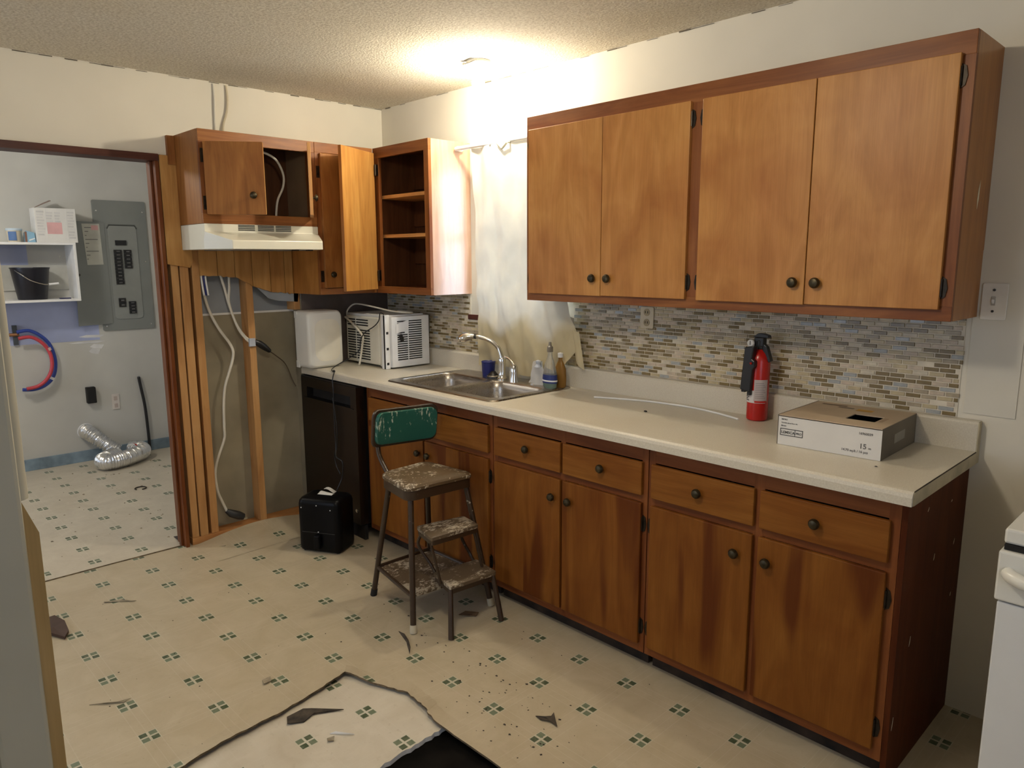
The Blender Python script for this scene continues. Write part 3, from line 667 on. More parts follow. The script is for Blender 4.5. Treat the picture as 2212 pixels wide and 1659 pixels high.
for b in bowls:
    rings = [(0, .055, .006), (.004, .053, .001), (.010, .055, -.03), (.018, .06, -.13), (.030, .06, -.152), (.055, .06, -.162), (.12, .05, -.164)]
    mb = MB(); L = [rr3(b[0]+i, b[1]-i, b[2]+i, b[3]-i, min(r, (b[1]-b[0])/2-i-.002), ZT+z) for i, r, z in rings]; n = len(L[0])
    mb.add([v for q in L for v in q], [(k*n+i, k*n+(i+1) % n, (k+1)*n+(i+1) % n, (k+1)*n+i) for k in range(len(L)-1) for i in range(n)]+[tuple(range((len(L)-1)*n, len(L)*n))])
    o = obj('bowl', mb, STEEL, sk, smooth=True)
    obj('drain', MB().lathe([(.045, -.1635), (.045, -.161), (.036, -.161), (.034, -.168)], ((b[0]+b[1])/2, (b[2]+b[3])/2, ZT), n=20), CHROME, sk, smooth=True)
obj('hole_cap', MB().lathe([(.022, .0055), (.022, .009), (.018, .011), (.002, .0115)], (1.430, -.128, ZT), n=20), CHROME, sk, smooth=True)
ZR = ZT+.006
FYo = -.035
fa = thing('kitchen_faucet', 'chrome arched kitchen faucet with pull-out spray head and lever', 'faucet', (1.225, -.150, ZR))
obj('base', MB().lathe([(.027, 0), (.027, .006), (.022, .012), (.019, .035), (.018, .085), (.020, .105), (.017, .112)], (1.225, -.150, ZR), n=24), CHROME, fa, smooth=True)
sp = smooth_path([(1.225, -.150, 1.02), (1.216, -.152, 1.055), (1.200, -.158, 1.088), (1.166, -.182, 1.120), (1.122, -.215, 1.137), (1.100, -.231, 1.139)], 6)
obj('spout', MB().tube(sp, [.0125-.003*i/len(sp) for i in range(len(sp))], 14), CHROME, fa, smooth=True)
obj('spray_head', MB().tube([(1.104, -.228, 1.139), (1.092, -.236, 1.139), (1.074, -.249, 1.136), (1.058, -.261, 1.130), (1.044, -.271, 1.124), (1.037, -.276, 1.119)], [.011, .015, .021, .023, .020, .011], 16), CHROME, fa, smooth=True)
obj('collar', MB().tube([(1.111, -.223, 1.1385), (1.101, -.230, 1.1395)], .0125, 14), BLACK, fa)
obj('lever_base', MB().lathe([(.025, 0), (.024, .006), (.021, .05), (.020, .075), (.012, .088), (.002, .09)], (1.322, -.160, ZR), n=24), CHROME, fa, smooth=True)
obj('lever', MB().tube(smooth_path([(1.326, -.160, ZR+.082), (1.306, -.158, ZR+.098), (1.276, -.153, ZR+.112), (1.243, -.149, ZR+.118)], 5), .0065, 10), CHROME, fa, smooth=True)

# little things round the sink
cu = thing('blue_cup', 'dark blue plastic cup behind the sink under the curtain hem', 'cup', (1.090, -.122, ZR))
obj('body', MB().lathe([(.031, 0), (.034, .03), (.036, .075), (.034, .075), (.031, .01), (.002, .006)], (1.090, -.122, ZR), n=24), BLUEPLASTIC, cu, smooth=True)
obj('rim', MB().lathe([(.0365, .073), (.038, .076), (.0365, .079), (.034, .076)], (1.090, -.122, ZR), n=24), BLUEPLASTIC, cu, smooth=True)
ds = thing('drain_stopper', 'black sink stopper with a chrome ring beside the blue cup', 'stopper', (1.160, -.152, ZR))
obj('body', MB().lathe([(.032, 0), (.032, .012), (.026, .020), (.016, .030), (.012, .036), (.002, .037)], (1.160, -.152, ZR), n=24), BLACK, ds, smooth=True)
obj('ring', MB().lathe([(.0325, .010), (.034, .013), (.0325, .016), (.029, .013)], (1.160, -.152, ZR), n=24), CHROME, ds, smooth=True)
def glassy(name, col, rough=.08, tr=.85):
    m, nt, b = mat(name); b.inputs['Base Color'].default_value = (*col, 1); b.inputs['Roughness'].default_value = rough
    b.inputs['Transmission Weight'].default_value = tr; b.inputs['IOR'].default_value = 1.3; return m
CLEAR = glassy('clear_plastic', (.85, .84, .80)); GREENSOAP = glassy('green_soap', (.05, .30, .20), .2, .35); BROWNSOAP = glassy('amber_bottle', (.32, .17, .04), .25, .3)
sb = thing('soap_bottle', 'clear dish soap bottle with blue label and green soap remains', 'bottle', (1.588, -.175, ZR))
bx, by = 1.580, -.172
obj('body', MB().lathe([(.030, 0), (.038, .010), (.041, .035), (.038, .075), (.028, .12), (.014, .155), (.012, .175)], (bx, by, ZR), n=24, sy=.62), CLEAR, sb, smooth=True)
obj('soap', MB().lathe([(.028, .002), (.0365, .011), (.0395, .030), (.039, .046), (.002, .047)], (bx, by, ZR), n=24, sy=.60), GREENSOAP, sb, smooth=True)
LB = plain('blue_label', (.015, .03, .16), .4)
obj('label', MB().lathe([(.0418, .028), (.0418, .05), (.0398, .068), (.0396, .068), (.0412, .05), (.0414, .028)], (bx, by, ZR), n=24, sy=.63), LB, sb, smooth=True)
obj('label_band', MB().lathe([(.0421, .036), (.0421, .043), (.0419, .043), (.0419, .036)], (bx, by, ZR), n=24, sy=.635), WHITE, sb)
obj('cap', MB().lathe([(.014, .175), (.015, .18), (.014, .20), (.008, .205), (.006, .222), (.002, .223)], (bx, by, ZR), n=18), plain('smoky_cap', (.22, .19, .15), .3), sb, smooth=True)
ab = thing('amber_bottle', 'amber brown soap bottle standing behind the clear one', 'bottle', (1.592, -.112, ZR))
obj('body', MB().lathe([(.026, 0), (.033, .008), (.034, .05), (.031, .09), (.018, .12), (.011, .132), (.011, .145)], (1.592, -.112, ZR), n=22, sy=.65), BROWNSOAP, ab, smooth=True)
obj('cap', MB().lathe([(.013, .145), (.013, .165), (.003, .168)], (1.592, -.112, ZR), n=16), WHITE, ab, smooth=True)
cp = thing('plastic_bag', 'crumpled clear plastic bag between the faucet and the soap bottles', 'bag', (1.455, -.122, ZR))
def bag(u, v):
    a = 2*math.pi*u; h = v; k = (1-.55*h)*(1+.22*math.sin(3*a+4*h)+.12*math.sin(7*a-3*h))
    return (1.455+.060*k*math.cos(a), -.122+.018*k*math.sin(a), ZR+.10*h*(1+.15*math.sin(2*a)))
obj('film', MB().grid(bag, 28, 8), glassy('hazy_film', (.80, .80, .80), .35, .55), cp, smooth=True)
obj('knot', MB().lathe([(.02, .085), (.010, .10), (.014, .115), (.003, .12)], (1.455, -.122, ZR), n=10), glassy('hazy_knot', (.7, .75, .85), .35, .4), cp, smooth=True)

# ------------------------------------------------------------------ dishwasher
dw = thing('dishwasher', 'dark stainless dishwasher pulled out at the left counter end', 'dishwasher', (.31, -.3, 0))
DX0, DX1, DY = .012, .604, -.632
obj('tub', B((DX0+.012, DY+.055, .09), (DX1-.012, -.02, .862)), BLACK, dw)
mb = MB()
px0, px1, pz0, pz1 = .075, .545, .742, .803
mb.box((DX0, DY, .095), (DX1, DY+.05, pz0)).box((DX0, DY, pz1), (DX1, DY+.05, .858)).box((DX0, DY, pz0), (px0, DY+.05, pz1)).box((px1, DY, pz0), (DX1, DY+.05, pz1))
obj('door', mb, DW_STEEL, dw)
obj('handle_pocket', MB().box((px0, DY+.040, pz0), (px1, DY+.05, pz1)), BLACK_R, dw)
obj('handle_lip', B((px0-.03, DY-.005, pz0-.006), (px1+.03, DY+.004, pz0)), DW_STEEL, dw, bevel=.001)
obj('control_strip', B((DX0, DY+.002, .8585), (DX1, DY+.05, .866)), BLACK, dw)
obj('toe_panel', B((DX0+.01, DY+.03, 0), (DX1-.01, DY+.05, .085)), BLACK_R, dw)
obj('vent_badge', MB().lathe([(.010, 0), (.010, .003), (.002, .004)], (DX1-.035, DY, .17), '-y', 16), CHROME, dw, smooth=True)

# ------------------------------------------------------------------ window air conditioner and white box
ac = thing('window_air_conditioner', 'yellowed window air conditioner lying on the counter by the corner', 'air conditioner', (.27, -.22, ZT))
ax0, ax1, ay0, ay1, az1 = .045, .490, -.335, -.06, 1.222
obj('rear_case', B((.445, ay0+.012, ZT+.008), (.505, ay1, az1-.012)), AC_METAL, ac, bevel=.004)
obj('front_case', B((ax0, ay0, ZT+.012), (.395, ay1, az1-.020)), AC_WHITE, ac, bevel=.008)
obj('top_plate', B((ax0+.01, ay0+.006, az1-.020), (.450, ay1, az1-.006)), AC_METAL, ac, bevel=.002)
obj('middle_case', B((.395, ay0+.002, ZT+.006), (.445, ay1, az1-.008)), AC_WHITE, ac, bevel=.006)
obj('mount_flange', MB().box((.440, ay0-.016, ZT), (.478, ay0+.012, az1)).box((.462, ay0-.016, ZT), (.482, ay0+.014, az1)), WHITE, ac, bevel=.002)
for z in (.945, 1.03, 1.12): obj('flange_hole', B((.481, ay0-.010, z-.007), (.4835, ay0+.004, z+.007)), BLACK_R, ac)
# intake louvres on the long side (facing the room) and outlet louvres on the end
for k in range(16):
    z = .948+k*.0152
    if k == 12: continue
    obj('louvre_slot', B((ax0+.02, ay0-.0012, z), (.300 if k < 12 else .285, ay0+.003, z+.0075)), BLACK_R, ac)
obj('louvre_rib', B((.155, ay0-.003, .945), (.160, ay0+.001, 1.19)), AC_WHITE, ac)
for k in range(18):
    z = .962+k*.0128
    obj('rear_slot', B((.503, -.285, z), (.5065, -.215 if k not in (12, 13, 14) else -.235, z+.0065)), BLACK_R, ac)
    obj('rear_slot', B((.503, -.207, z), (.5065, -.115, z+.0065)), BLACK_R if k in (0, 1, 2, 15, 16, 17) or True else AC_METAL, ac)
obj('rating_label', MB().prism([(.508, -.295, 1.115), (.508, -.210, 1.135), (.508, -.208, 1.190), (.508, -.295, 1.168)], (.001, 0, 0)), PAPER, ac)
obj('plug', MB().tube([(.512, -.270, 1.11), (.513, -.262, 1.085), (.512, -.255, 1.07)], [.010, .013, .008], 8), BLACK, ac, smooth=True)
cord = smooth_path([(.06, -.33, 1.16), (.045, -.325, 1.22), (.075, -.30, 1.262), (.16, -.30, 1.268), (.30, -.29, 1.255), (.42, -.26, 1.238), (.47, -.17, 1.225), (.40, -.11, 1.222), (.28, -.12, 1.224)], 6)
obj('power_cord', MB().tube(cord, .0048, 8), ROMEX, ac, smooth=True)
cord = smooth_path([(.055, -.345, 1.19), (.12, -.350, 1.165), (.20, -.352, 1.125), (.255, -.354, 1.085), (.250, -.356, 1.04), (.238, -.360, .98), (.236, -.37, .93), (.238, -.378, ZT+.005)], 6)
obj('hanging_cord', MB().tube(cord, .0062, 8), ROMEX, ac, smooth=True)
wbx = thing('white_plastic_panel', 'white rounded plastic cover standing on the left end of the counter', 'cover', (.11, -.555, ZT))
def yz_round(x, w, z0, z1, r, yc): return [(x, yc+a, (z0+z1)/2+b) for a, b in rrect(w, z1-z0, r, 5)]
mb = MB(); yc = -.552; secs = [(.030, .215, .010, .02), (.034, .222, .004, .026), (.160, .222, .004, .030), (.176, .214, .008, .034), (.184, .196, .016, .036)]
L = [yz_round(x, w, ZT+(q if i not in (1, 2) else .001), 1.247-q, r, yc) for i, (x, w, q, r) in enumerate(secs)]; n = len(L[0])
mb.add([v for q in L for v in q], [(k*n+i, k*n+(i+1) % n, (k+1)*n+(i+1) % n, (k+1)*n+i) for k in range(len(L)-1) for i in range(n)]+[tuple(range(n))[::-1], tuple(range((len(L)-1)*n, len(L)*n))])
obj('shell', mb, WHITE_ENAMEL, wbx, smooth=True)
o_ = [(0.1845, y, z) for _, y, z in yz_round(0, .160, .955, 1.195, .055, yc+.008)]; i_ = [(0.1855, y, z) for _, y, z in yz_round(0, .148, .962, 1.188, .05, yc+.008)]; n = len(o_)
obj('raised_face', MB().add(o_+i_, [(i, (i+1) % n, (i+1) % n+n, i+n) for i in range(n)]+[tuple(range(n, 2*n))]), AC_WHITE, wbx, smooth=True)
obj('side_foot', B((.028, -.664, ZT), (.06, -.655, .955)), WHITE_ENAMEL, wbx, bevel=.002); obj('side_foot', B((.028, -.664, 1.20), (.06, -.655, 1.24)), WHITE_ENAMEL, wbx, bevel=.002)

# ------------------------------------------------------------------ black box with papers, its cord
bb_ = thing('black_appliance', 'black rounded box appliance on the floor by the dishwasher', 'appliance', (.54, -.80, 0))
A_ = Vector((.474, -.941, 0)); Bv = Vector((.690, -.815, 0))-A_; ex = Bv.normalized(); ey = Vector((-ex.y, ex.x, 0)); wA = Bv.length; dA = .178
M_ = Matrix(((ex.x, ey.x, 0, A_.x), (ex.y, ey.y, 0, A_.y), (0, 0, 1, 0), (0, 0, 0, 1)))
def rbox(w, d, h, r, z0, prof):
    mb = MB(); L = []
    for ins, z in prof:
        L.append([(px+w/2, py+d/2, z) for px, py in rrect(w-2*ins, d-2*ins, max(r-ins*.5, .006), 5)])
    n = len(L[0]); return mb.add([v for q in L for v in q], [(k*n+i, k*n+(i+1) % n, (k+1)*n+(i+1) % n, (k+1)*n+i) for k in range(len(L)-1) for i in range(n)]+[tuple(range(n))[::-1], tuple(range((len(L)-1)*n, len(L)*n))])
BKG = plain('gloss_black_plastic', (.0025, .0025, .003), .35, var=.1, spec=.15)
obj('body', rbox(wA, dA, .3, .035, 0, [(.014, .004), (.004, .012), (0, .03), (0, .262), (.004, .280), (.014, .292), (.030, .297)]).xf(M_), BKG, bb_, smooth=True)
obj('drawer_line', MB().box((.03, -.0015, .112), (wA-.03, .0015, .1145)).xf(M_), plain('dark_grey_line', (.03, .03, .03), .4), bb_)
obj('handle', MB().prism([(wA/2-.018, -.001, .03), (wA/2+.018, -.001, .03), (wA/2+.016, -.001, .105), (wA/2-.016, -.001, .105)], (0, -.026, 0)).xf(M_), BKG, bb_, bevel=.006)
for a, b in ((.03, .245), (.12, .262), (.20, .243), (.125, .118)): obj('screw', MB().lathe([(.003, 0), (.003, .002), (.001, .0025)], (a, 0, b), '-y', 8).xf(M_), WHITE, bb_)
for a in (.03, wA-.03): obj('foot', MB().lathe([(.012, 0), (.012, .006)], (a, .03, 0), n=10).xf(M_), BLACK_R, bb_)
obj('foot', MB().lathe([(.012, 0), (.012, .006)], (.03, dA-.03, 0), n=10).xf(M_), BLACK_R, bb_); obj('foot', MB().lathe([(.012, 0), (.012, .006)], (wA-.03, dA-.03, 0), n=10).xf(M_), BLACK_R, bb_)
ps = thing('paper_slip', 'curled white paper slip on top of the black appliance', 'paper', (.57, -.80, .298))
def slip(u, v): return tuple(M_ @ Vector((.085+.085*u, .075+.045*v, .2985+.010*math.sin(2.6*v+u*1.5)*v)))
obj('sheet', MB().grid(slip, 8, 6), PAPER, ps, solid=.0006)
obj('folded_flap', MB().grid(lambda u, v: tuple(M_ @ Vector((.10+.06*u, .115+.03*v, .306+.012*math.sin(3*u+1)))), 6, 3), PAPER, ps, solid=.0006)
ck = thing('black_power_cord', 'thin black cord hanging over the counter edge in front of the dishwasher', 'cord', (.40, -.64, .6))
pc = smooth_path([(.475, -.352, 1.226), (.448, -.358, 1.232), (.438, -.362, 1.19), (.395, -.366, 1.155), (.300, -.372, 1.11), (.262, -.376, 1.06), (.262, -.385, 1.01), (.235, -.44, .965), (.25, -.54, .930), (.31, -.60, .921), (.375, -.622, .9185), (.386, -.634, .905), (.388, -.643, .87), (.394, -.643, .80), (.392, -.645, .70), (.398, -.648, .60), (.408, -.652, .50), (.430, -.665, .455), (.480, -.66, .44), (.486, -.66, .40), (.478, -.665, .34), (.474, -.700, .27), (.480, -.718, .20)], 5)
obj('cable', MB().tube(pc, .0032, 7), BLACK, ck, smooth=True)
pc = smooth_path([(.386, -.645, .78), (.425, -.65, .62), (.415, -.65, .50), (.385, -.65, .46), (.40, -.65, .40), (.45, -.655, .36)], 6)
obj('cable_loop', MB().tube(pc, .0030, 7), BLACK, ck, smooth=True)
obj('cord_knot', MB().lathe([(.002, -.008), (.008, -.004), (.008, .004), (.002, .008)], (.372, -.622, .9225), n=10), BLACK, ck, smooth=True)

# ------------------------------------------------------------------ fire extinguisher
fe = thing('fire_extinguisher', 'red fire extinguisher with black hose bracket standing against the backsplash', 'fire extinguisher', (2.590, -.092, ZT))
ex0, ey0, er = 2.5900, -.0850, .0395
obj('cylinder', MB().lathe([(er-.006, 0), (er-.001, .004), (er, .012), (er, .225), (er-.003, .243), (er-.012, .260), (er-.022, .270), (.012, .276)], (ex0, ey0, ZT), n=32), RED, fe, smooth=True)
def band(x, y, r, z0, z1, a0, a1, n=16):
    mb = MB(); return mb.grid(lambda u, v: (x+r*math.cos(R(a0+(a1-a0)*u)), y+r*math.sin(R(a0+(a1-a0)*u)), z0+(z1-z0)*v), n, 1)
LBL = plain('white_label', (.66, .62, .60), .5); LBG = plain('grey_pink_label', (.50, .42, .40), .5)
obj('label', band(ex0, ey0, er+.0006, ZT+.070, ZT+.118, -178, -20), LBL, fe, smooth=True)
obj('instruction_label', band(ex0, ey0, er+.0008, ZT+.078, ZT+.160, -85, -10), LBG, fe, smooth=True)
for k in range(9): obj('print_line', band(ex0, ey0, er+.0012, ZT+.09+k*.007, ZT+.0915+k*.007, -78, -22-6*(k % 3), 8), INK_G, fe)
for k in range(5): obj('print_line', band(ex0, ey0, er+.0012, ZT+.078+k*.0065, ZT+.0815+k*.0065, -155, -112-9*(k % 2), 8), INK, fe)
obj('red_band', band(ex0, ey0, er+.0012, ZT+.072, ZT+.079, -80, -15), RED, fe, smooth=True)
obj('valve', MB().lathe([(.014, .270), (.016, .28), (.016, .305), (.012, .312)], (ex0, ey0, ZT), n=18).box((ex0-.020, ey0-.014, ZT+.283), (ex0+.018, ey0+.014, ZT+.318)), BLACK, fe, bevel=.003)
obj('upper_lever', MB().prism([(ex0-.028, ey0-.012, ZT+.318), (ex0-.006, ey0-.012, ZT+.334), (ex0+.012, ey0-.012, ZT+.334), (ex0+.034, ey0-.012, ZT+.328), (ex0+.036, ey0-.012, ZT+.318), (ex0+.010, ey0-.012, ZT+.318)], (0, .024, 0)), BLACK, fe, bevel=.002)
obj('carry_handle', MB().prism([(ex0+.010, ey0-.011, ZT+.300), (ex0+.030, ey0-.011, ZT+.285), (ex0+.040, ey0-.011, ZT+.258), (ex0+.049, ey0-.011, ZT+.232), (ex0+.040, ey0-.011, ZT+.226), (ex0+.028, ey0-.011, ZT+.248), (ex0+.012, ey0-.011, ZT+.275)], (0, .022, 0)), BLACK, fe, bevel=.002)
obj('pressure_gauge', MB().lathe([(.014, 0), (.0145, .006), (.012, .009), (.002, .009)], (ex0-.026, ey0-.022, ZT+.296), '-y', 20), plain('gauge_face', (.60, .58, .55), .3), fe, smooth=True)
obj('gauge_needle', B((ex0-.027, ey0-.033, ZT+.290), (ex0-.025, ey0-.0315, ZT+.305)), INK, fe)
obj('hose_nozzle', MB().prism([(ex0-.046, ey0-.058, ZT+.120), (ex0-.004, ey0-.058, ZT+.112), (ex0+.002, ey0-.058, ZT+.20), (ex0+.010, ey0-.058, ZT+.212), (ex0+.010, ey0-.058, ZT+.232), (ex0-.002, ey0-.058, ZT+.240), (ex0+.004, ey0-.058, ZT+.290), (ex0-.034, ey0-.058, ZT+.283)], (0, .030, 0)), BLACK, fe, bevel=.004)
obj('hose_tip', MB().box((ex0-.042, ey0-.054, ZT+.110), (ex0-.026, ey0-.036, ZT+.122)).box((ex0-.018, ey0-.054, ZT+.100), (ex0-.004, ey0-.036, ZT+.114)), BLACK, fe, bevel=.002)
obj('pull_pin', MB().tube([(ex0-.003, ey0-.060, ZT+.222), (ex0-.003, ey0-.064, ZT+.226)], .004, 8), RED, fe)

# ------------------------------------------------------------------ cardboard tile box
cbx = thing('tile_carton', 'low white and tan flooring carton with a cutout lid, on the counter', 'carton', (2.985, -.205, ZT))
CARD = plain('tan_cardboard', (.46, .36, .25), .75, var=.06, vscale=6); CARDW = plain('white_print_board', (.70, .68, .64), .55, var=.02)
CARDG = plain('grey_brown_print', (.135, .115, .085), .6, var=.12, vscale=5)
q = [(2.819, -.384), (3.144, -.368), (3.137, -.040), (2.812, -.056)]; h0, h1 = ZT, 1.0135
def lerp2(a, b, t): return (a[0]+(b[0]-a[0])*t, a[1]+(b[1]-a[1])*t)
def face(a, b, z0, z1, t):
    d = (Vector(b)-Vector(a)).normalized(); nn = Vector((d.y, -d.x))*t
    return MB().hexa([(a[0], a[1], z0), (b[0], b[1], z0), (b[0]-nn.x, b[1]-nn.y, z0), (a[0]-nn.x, a[1]-nn.y, z0)], [(a[0], a[1], z1), (b[0], b[1], z1), (b[0]-nn.x, b[1]-nn.y, z1), (a[0]-nn.x, a[1]-nn.y, z1)])
obj('front_panel', face(q[0], q[1], h0, h1-.004, .003), CARDW, cbx); obj('right_panel', face(q[1], q[2], h0, h1-.001, .003), CARDG, cbx)
obj('back_panel', face(q[2], q[3], h0, h1, .003), CARDG, cbx); obj('left_panel', face(q[3], q[0], h0, h1+.002, .003), CARDG, cbx)
def qp(u, v): a = lerp2(q[0], q[1], u); b = lerp2(q[3], q[2], u); return lerp2(a, b, v)
hole = [qp(.56, .26), qp(.84, .26), qp(.84, .55), qp(.56, .55)]
vs, fs = fill([qp(.004, .004), qp(.996, .004), qp(.996, .996), qp(.004, .996)], [hole], h1)
o = upward(obj('lid', MB().add(vs, fs), CARD, cbx, solid=.003))
obj('bottom_panel', MB().add([(*qp(u, v), h0+.002) for u, v in ((.01, .01), (.99, .01), (.99, .99), (.01, .99))], [(0, 1, 2, 3)]), CARDG, cbx)
obj('dark_contents', MB().hexa([(*qp(u, v), h0+.003) for u, v in ((.05, .05), (.95, .05), (.95, .95), (.05, .95))], [(*qp(u, v), h1-.030) for u, v in ((.05, .05), (.95, .05), (.95, .95), (.05, .95))]), BLACK_R, cbx)
def lid_mark(u0, u1, v0, v1, m): obj('lid_print', MB().add([(*qp(u, v), h1+.0021) for u, v in ((u0, v0), (u1, v0), (u1, v1), (u0, v1))], [(0, 1, 2, 3)]), m, cbx)
lid_mark(.10, .36, .84, .90, plain('brown_print', (.20, .14, .09), .7)); lid_mark(.30, .46, .76, .81, plain('brown_print_b', (.17, .13, .10), .7))
lid_mark(.50, .66, .70, .80, plain('orange_print', (.50, .28, .05), .7)); lid_mark(.86, .90, .28, .5, plain('rub_mark', (.36, .27, .18), .8))
fx = (Vector(q[1])-Vector(q[0])).normalized(); fl = (Vector(q[1])-Vector(q[0])).length
def front_pt(s, z): p = Vector(q[0])+fx*s; return (p.x+fx.y*.0006, p.y-fx.x*.0006, z)
def ftext(s_, size, s, z, m): return text(s_, size, frame_xz(front_pt(s, z), (fx.x, fx.y, 0)), m, cbx)
ftext('15', .022, fl-.064, ZT+.030, INK_G); ftext('m', .011, fl-.037, ZT+.030, INK_G)
ftext('14.70 sq.ft / 16 pcs', .0105, fl-.117, ZT+.0155, INK_G); ftext('16960039', .0105, fl-.068, ZT+.074, INK_G)
ftext('METRO', .006, .013, ZT+.0845, INK); ftext('Porcelain glazed floor tile', .0052, .013, ZT+.0735, INK_G); ftext('Brown', .006, .013, ZT+.063, INK)
mb = MB()
for a, b, c, d in ((.010, .086, .032, .0345), (.010, .086, .0535, .056), (.010, .0125, .0345, .0535), (.0835, .086, .0345, .0535), (.0585, .0605, .0345, .0535)):
    p0, p1 = front_pt(a, ZT+c), front_pt(b, ZT+d); mb.add([p0, (p1[0], p1[1], p0[2]), p1, (p0[0], p0[1], p1[2])], [(0, 1, 2, 3)])
obj('printed_frame', mb, INK, cbx); ftext('LEMSCA', .0125, .0140, ZT+.0392, INK); ftext('PRO', .0100, .0625, ZT+.040, INK)
rx = (Vector(q[2])-Vector(q[1])).normalized()
def rpt(s, z): p = Vector(q[1])+rx*s; return (p.x+.0006, p.y, z)
obj('side_sticker', MB().add([rpt(.115, ZT+.034), rpt(.215, ZT+.036), rpt(.215, ZT+.066), rpt(.115, ZT+.064)], [(0, 1, 2, 3)]), plain('faded_sticker', (.27, .26, .22), .6), cbx)

# white trim rod, crumbs on the counter
ro = obj('trim_rod', MB().tube(smooth_path([(1.862, -.185, .9185), (1.97, -.136, .9185), (2.085, -.098, .9185), (2.20, -.082, .9185), (2.31, -.080, .9185), (2.44, -.108, .9185), (2.548, -.148, .9185)], 5), .0042, 8), PAPER, smooth=True)
tag(ro, 'thin white flexible trim rod lying on the counter left of the extinguisher', 'rod')
cr = obj('black_crumb', MB().lathe([(.002, 0), (.009, .002), (.006, .006), (.001, .007)], (2.207, -.275, ZT), n=7, sy=.6), BLACK_R); tag(cr, 'small black scrap on the open counter in front of the rod', 'scrap')
cr = obj('dark_speck', MB().lathe([(.001, 0), (.006, .001), (.001, .003)], (3.158, -.44, ZT), n=6, sy=.5), BLACK_R); tag(cr, 'tiny dark speck near the right front corner of the counter', 'scrap')

# outlets and switch
OUTW = plain('ivory_plate', (.62, .55, .40), .4)
ou_ = thing('wall_outlet', 'ivory outlet plate on the tiles under the long wall cabinet', 'outlet', (2.012, -.006, 1.27))
obj('plate', MB().prism([(2.012+a, -.006, 1.272+b) for a, b in rrect(.070, .096, .008, 3)], (0, -.006, 0)), OUTW, ou_, bevel=.002)
for z in (1.295, 1.250):
    f = obj('socket', MB().lathe([(.016, 0), (.016, .002), (.002, .0025)], (2.012, -.012, z), '-y', 18), plain('socket_tan', (.42, .34, .20), .5), ou_, smooth=True)
    for dx in (-.006, .006): obj('slot', B((2.012+dx-.0012, -.0155, z-.004), (2.012+dx+.0012, -.0140, z+.006)), BLACK_R, f)
ob = thing('open_outlet_box', 'uncovered outlet hole with a chipped edge in the tiles beside the air conditioner', 'outlet', (.42, -.006, 1.15))
obj('box', MB().box((.385, -.0075, 1.098), (.390, 0, 1.202)).box((.436, -.0075, 1.098), (.442, 0, 1.202)).box((.385, -.0075, 1.098), (.442, 0, 1.104)).box((.385, -.0075, 1.196), (.442, 0, 1.202)), plain('grey_box_metal', (.30, .28, .22), .5), ob)
obj('device', B((.398, -.0085, 1.118), (.430, -.0065, 1.186)), plain('brown_device', (.12, .09, .05), .5), ob); obj('dark_opening', B((.390, -.0068, 1.104), (.436, -.006, 1.196)), BLACK_R, ob)
sw = thing('light_switch', 'white painted switch plate on the wall right of the cabinet', 'switch', (3.317, -.004, 1.392))
obj('plate', MB().prism([(3.317+a, -.004, 1.392+b) for a, b in rrect(.070, .114, .005, 3)], (0, -.006, 0)), plain('painted_switch_plate', (.72, .70, .65), .45), sw, bevel=.002)
obj('rocker', B((3.309, -.0125, 1.380), (3.321, -.010, 1.408)), plain('grey_toggle', (.42, .40, .36), .5), sw, bevel=.001); obj('toggle', MB().hexa([(3.312, -.0125, 1.386), (3.318, -.0125, 1.386), (3.318, -.0125, 1.398), (3.312, -.0125, 1.398)][::-1], [(3.312, -.020, 1.392), (3.318, -.020, 1.392), (3.318, -.020, 1.399), (3.312, -.020, 1.399)][::-1]), WHITE, sw)
for z in (1.428, 1.362): obj('screw', MB().lathe([(.004, 0), (.004, .002), (.001, .0025)], (3.315, -.010, z), '-y', 10), INK, sw)
# ------------------------------------------------------------------ hanging cloth, rod, lamp
def cloth_mat():
    m, nt, b = mat('stained_white_cloth')
    co = coords(nt, rnd=False); tc = N(nt, 'ShaderNodeTexCoord'); sx = N(nt, 'ShaderNodeSeparateXYZ'); nt.links.new(tc.outputs['Object'], sx.inputs[0])
    n1 = noise(nt, co, 4, 4, .6); wob = noise(nt, co, 5.5, 2)
    x, z = sx.outputs[0], sx.outputs[2]
    # tide mark: arcs of a yellow-brown stain soaking up from the hem (object origin is the middle of the rod)
    arc = math_(nt, 'MULTIPLY', math_(nt, 'ABSOLUTE', math_(nt, 'SINE', math_(nt, 'MULTIPLY', math_(nt, 'ADD', x, .09), 9.5))), .09)
    edge = math_(nt, 'ADD', math_(nt, 'ADD', arc, -1.0), math_(nt, 'MULTIPLY', wob, .16))
    st = math_(nt, 'MULTIPLY', math_(nt, 'SUBTRACT', edge, z), 15, True)
    c = ramp(nt, n1, [(.3, (.64, .60, .49)), (.7, (.73, .69, .575))])
    c = mixc(nt, math_(nt, 'MULTIPLY', st, .85), c, ramp(nt, n1, [(.3, (.50, .42, .24)), (.7, (.60, .51, .31))]))
    nt.links.new(c, b.inputs['Base Color']); b.inputs['Roughness'].default_value = .85; b.inputs['Specular IOR Level'].default_value = .1
    tr = N(nt, 'ShaderNodeBsdfTranslucent'); nt.links.new(c, tr.inputs[0]); mx = N(nt, 'ShaderNodeMixShader'); mx.inputs[0].default_value = .09
    nt.links.new(b.outputs[0], mx.inputs[1]); nt.links.new(tr.outputs[0], mx.inputs[2])
    nt.links.new(mx.outputs[0], nt.nodes['Material Output'].inputs[0])
    return m
from mathutils import noise as noise_
CLOTH = cloth_mat()
cu_ = thing('window_curtain', 'stained white cloth hanging over the window behind the faucet', 'curtain', (1.23, -.05, 2.09))
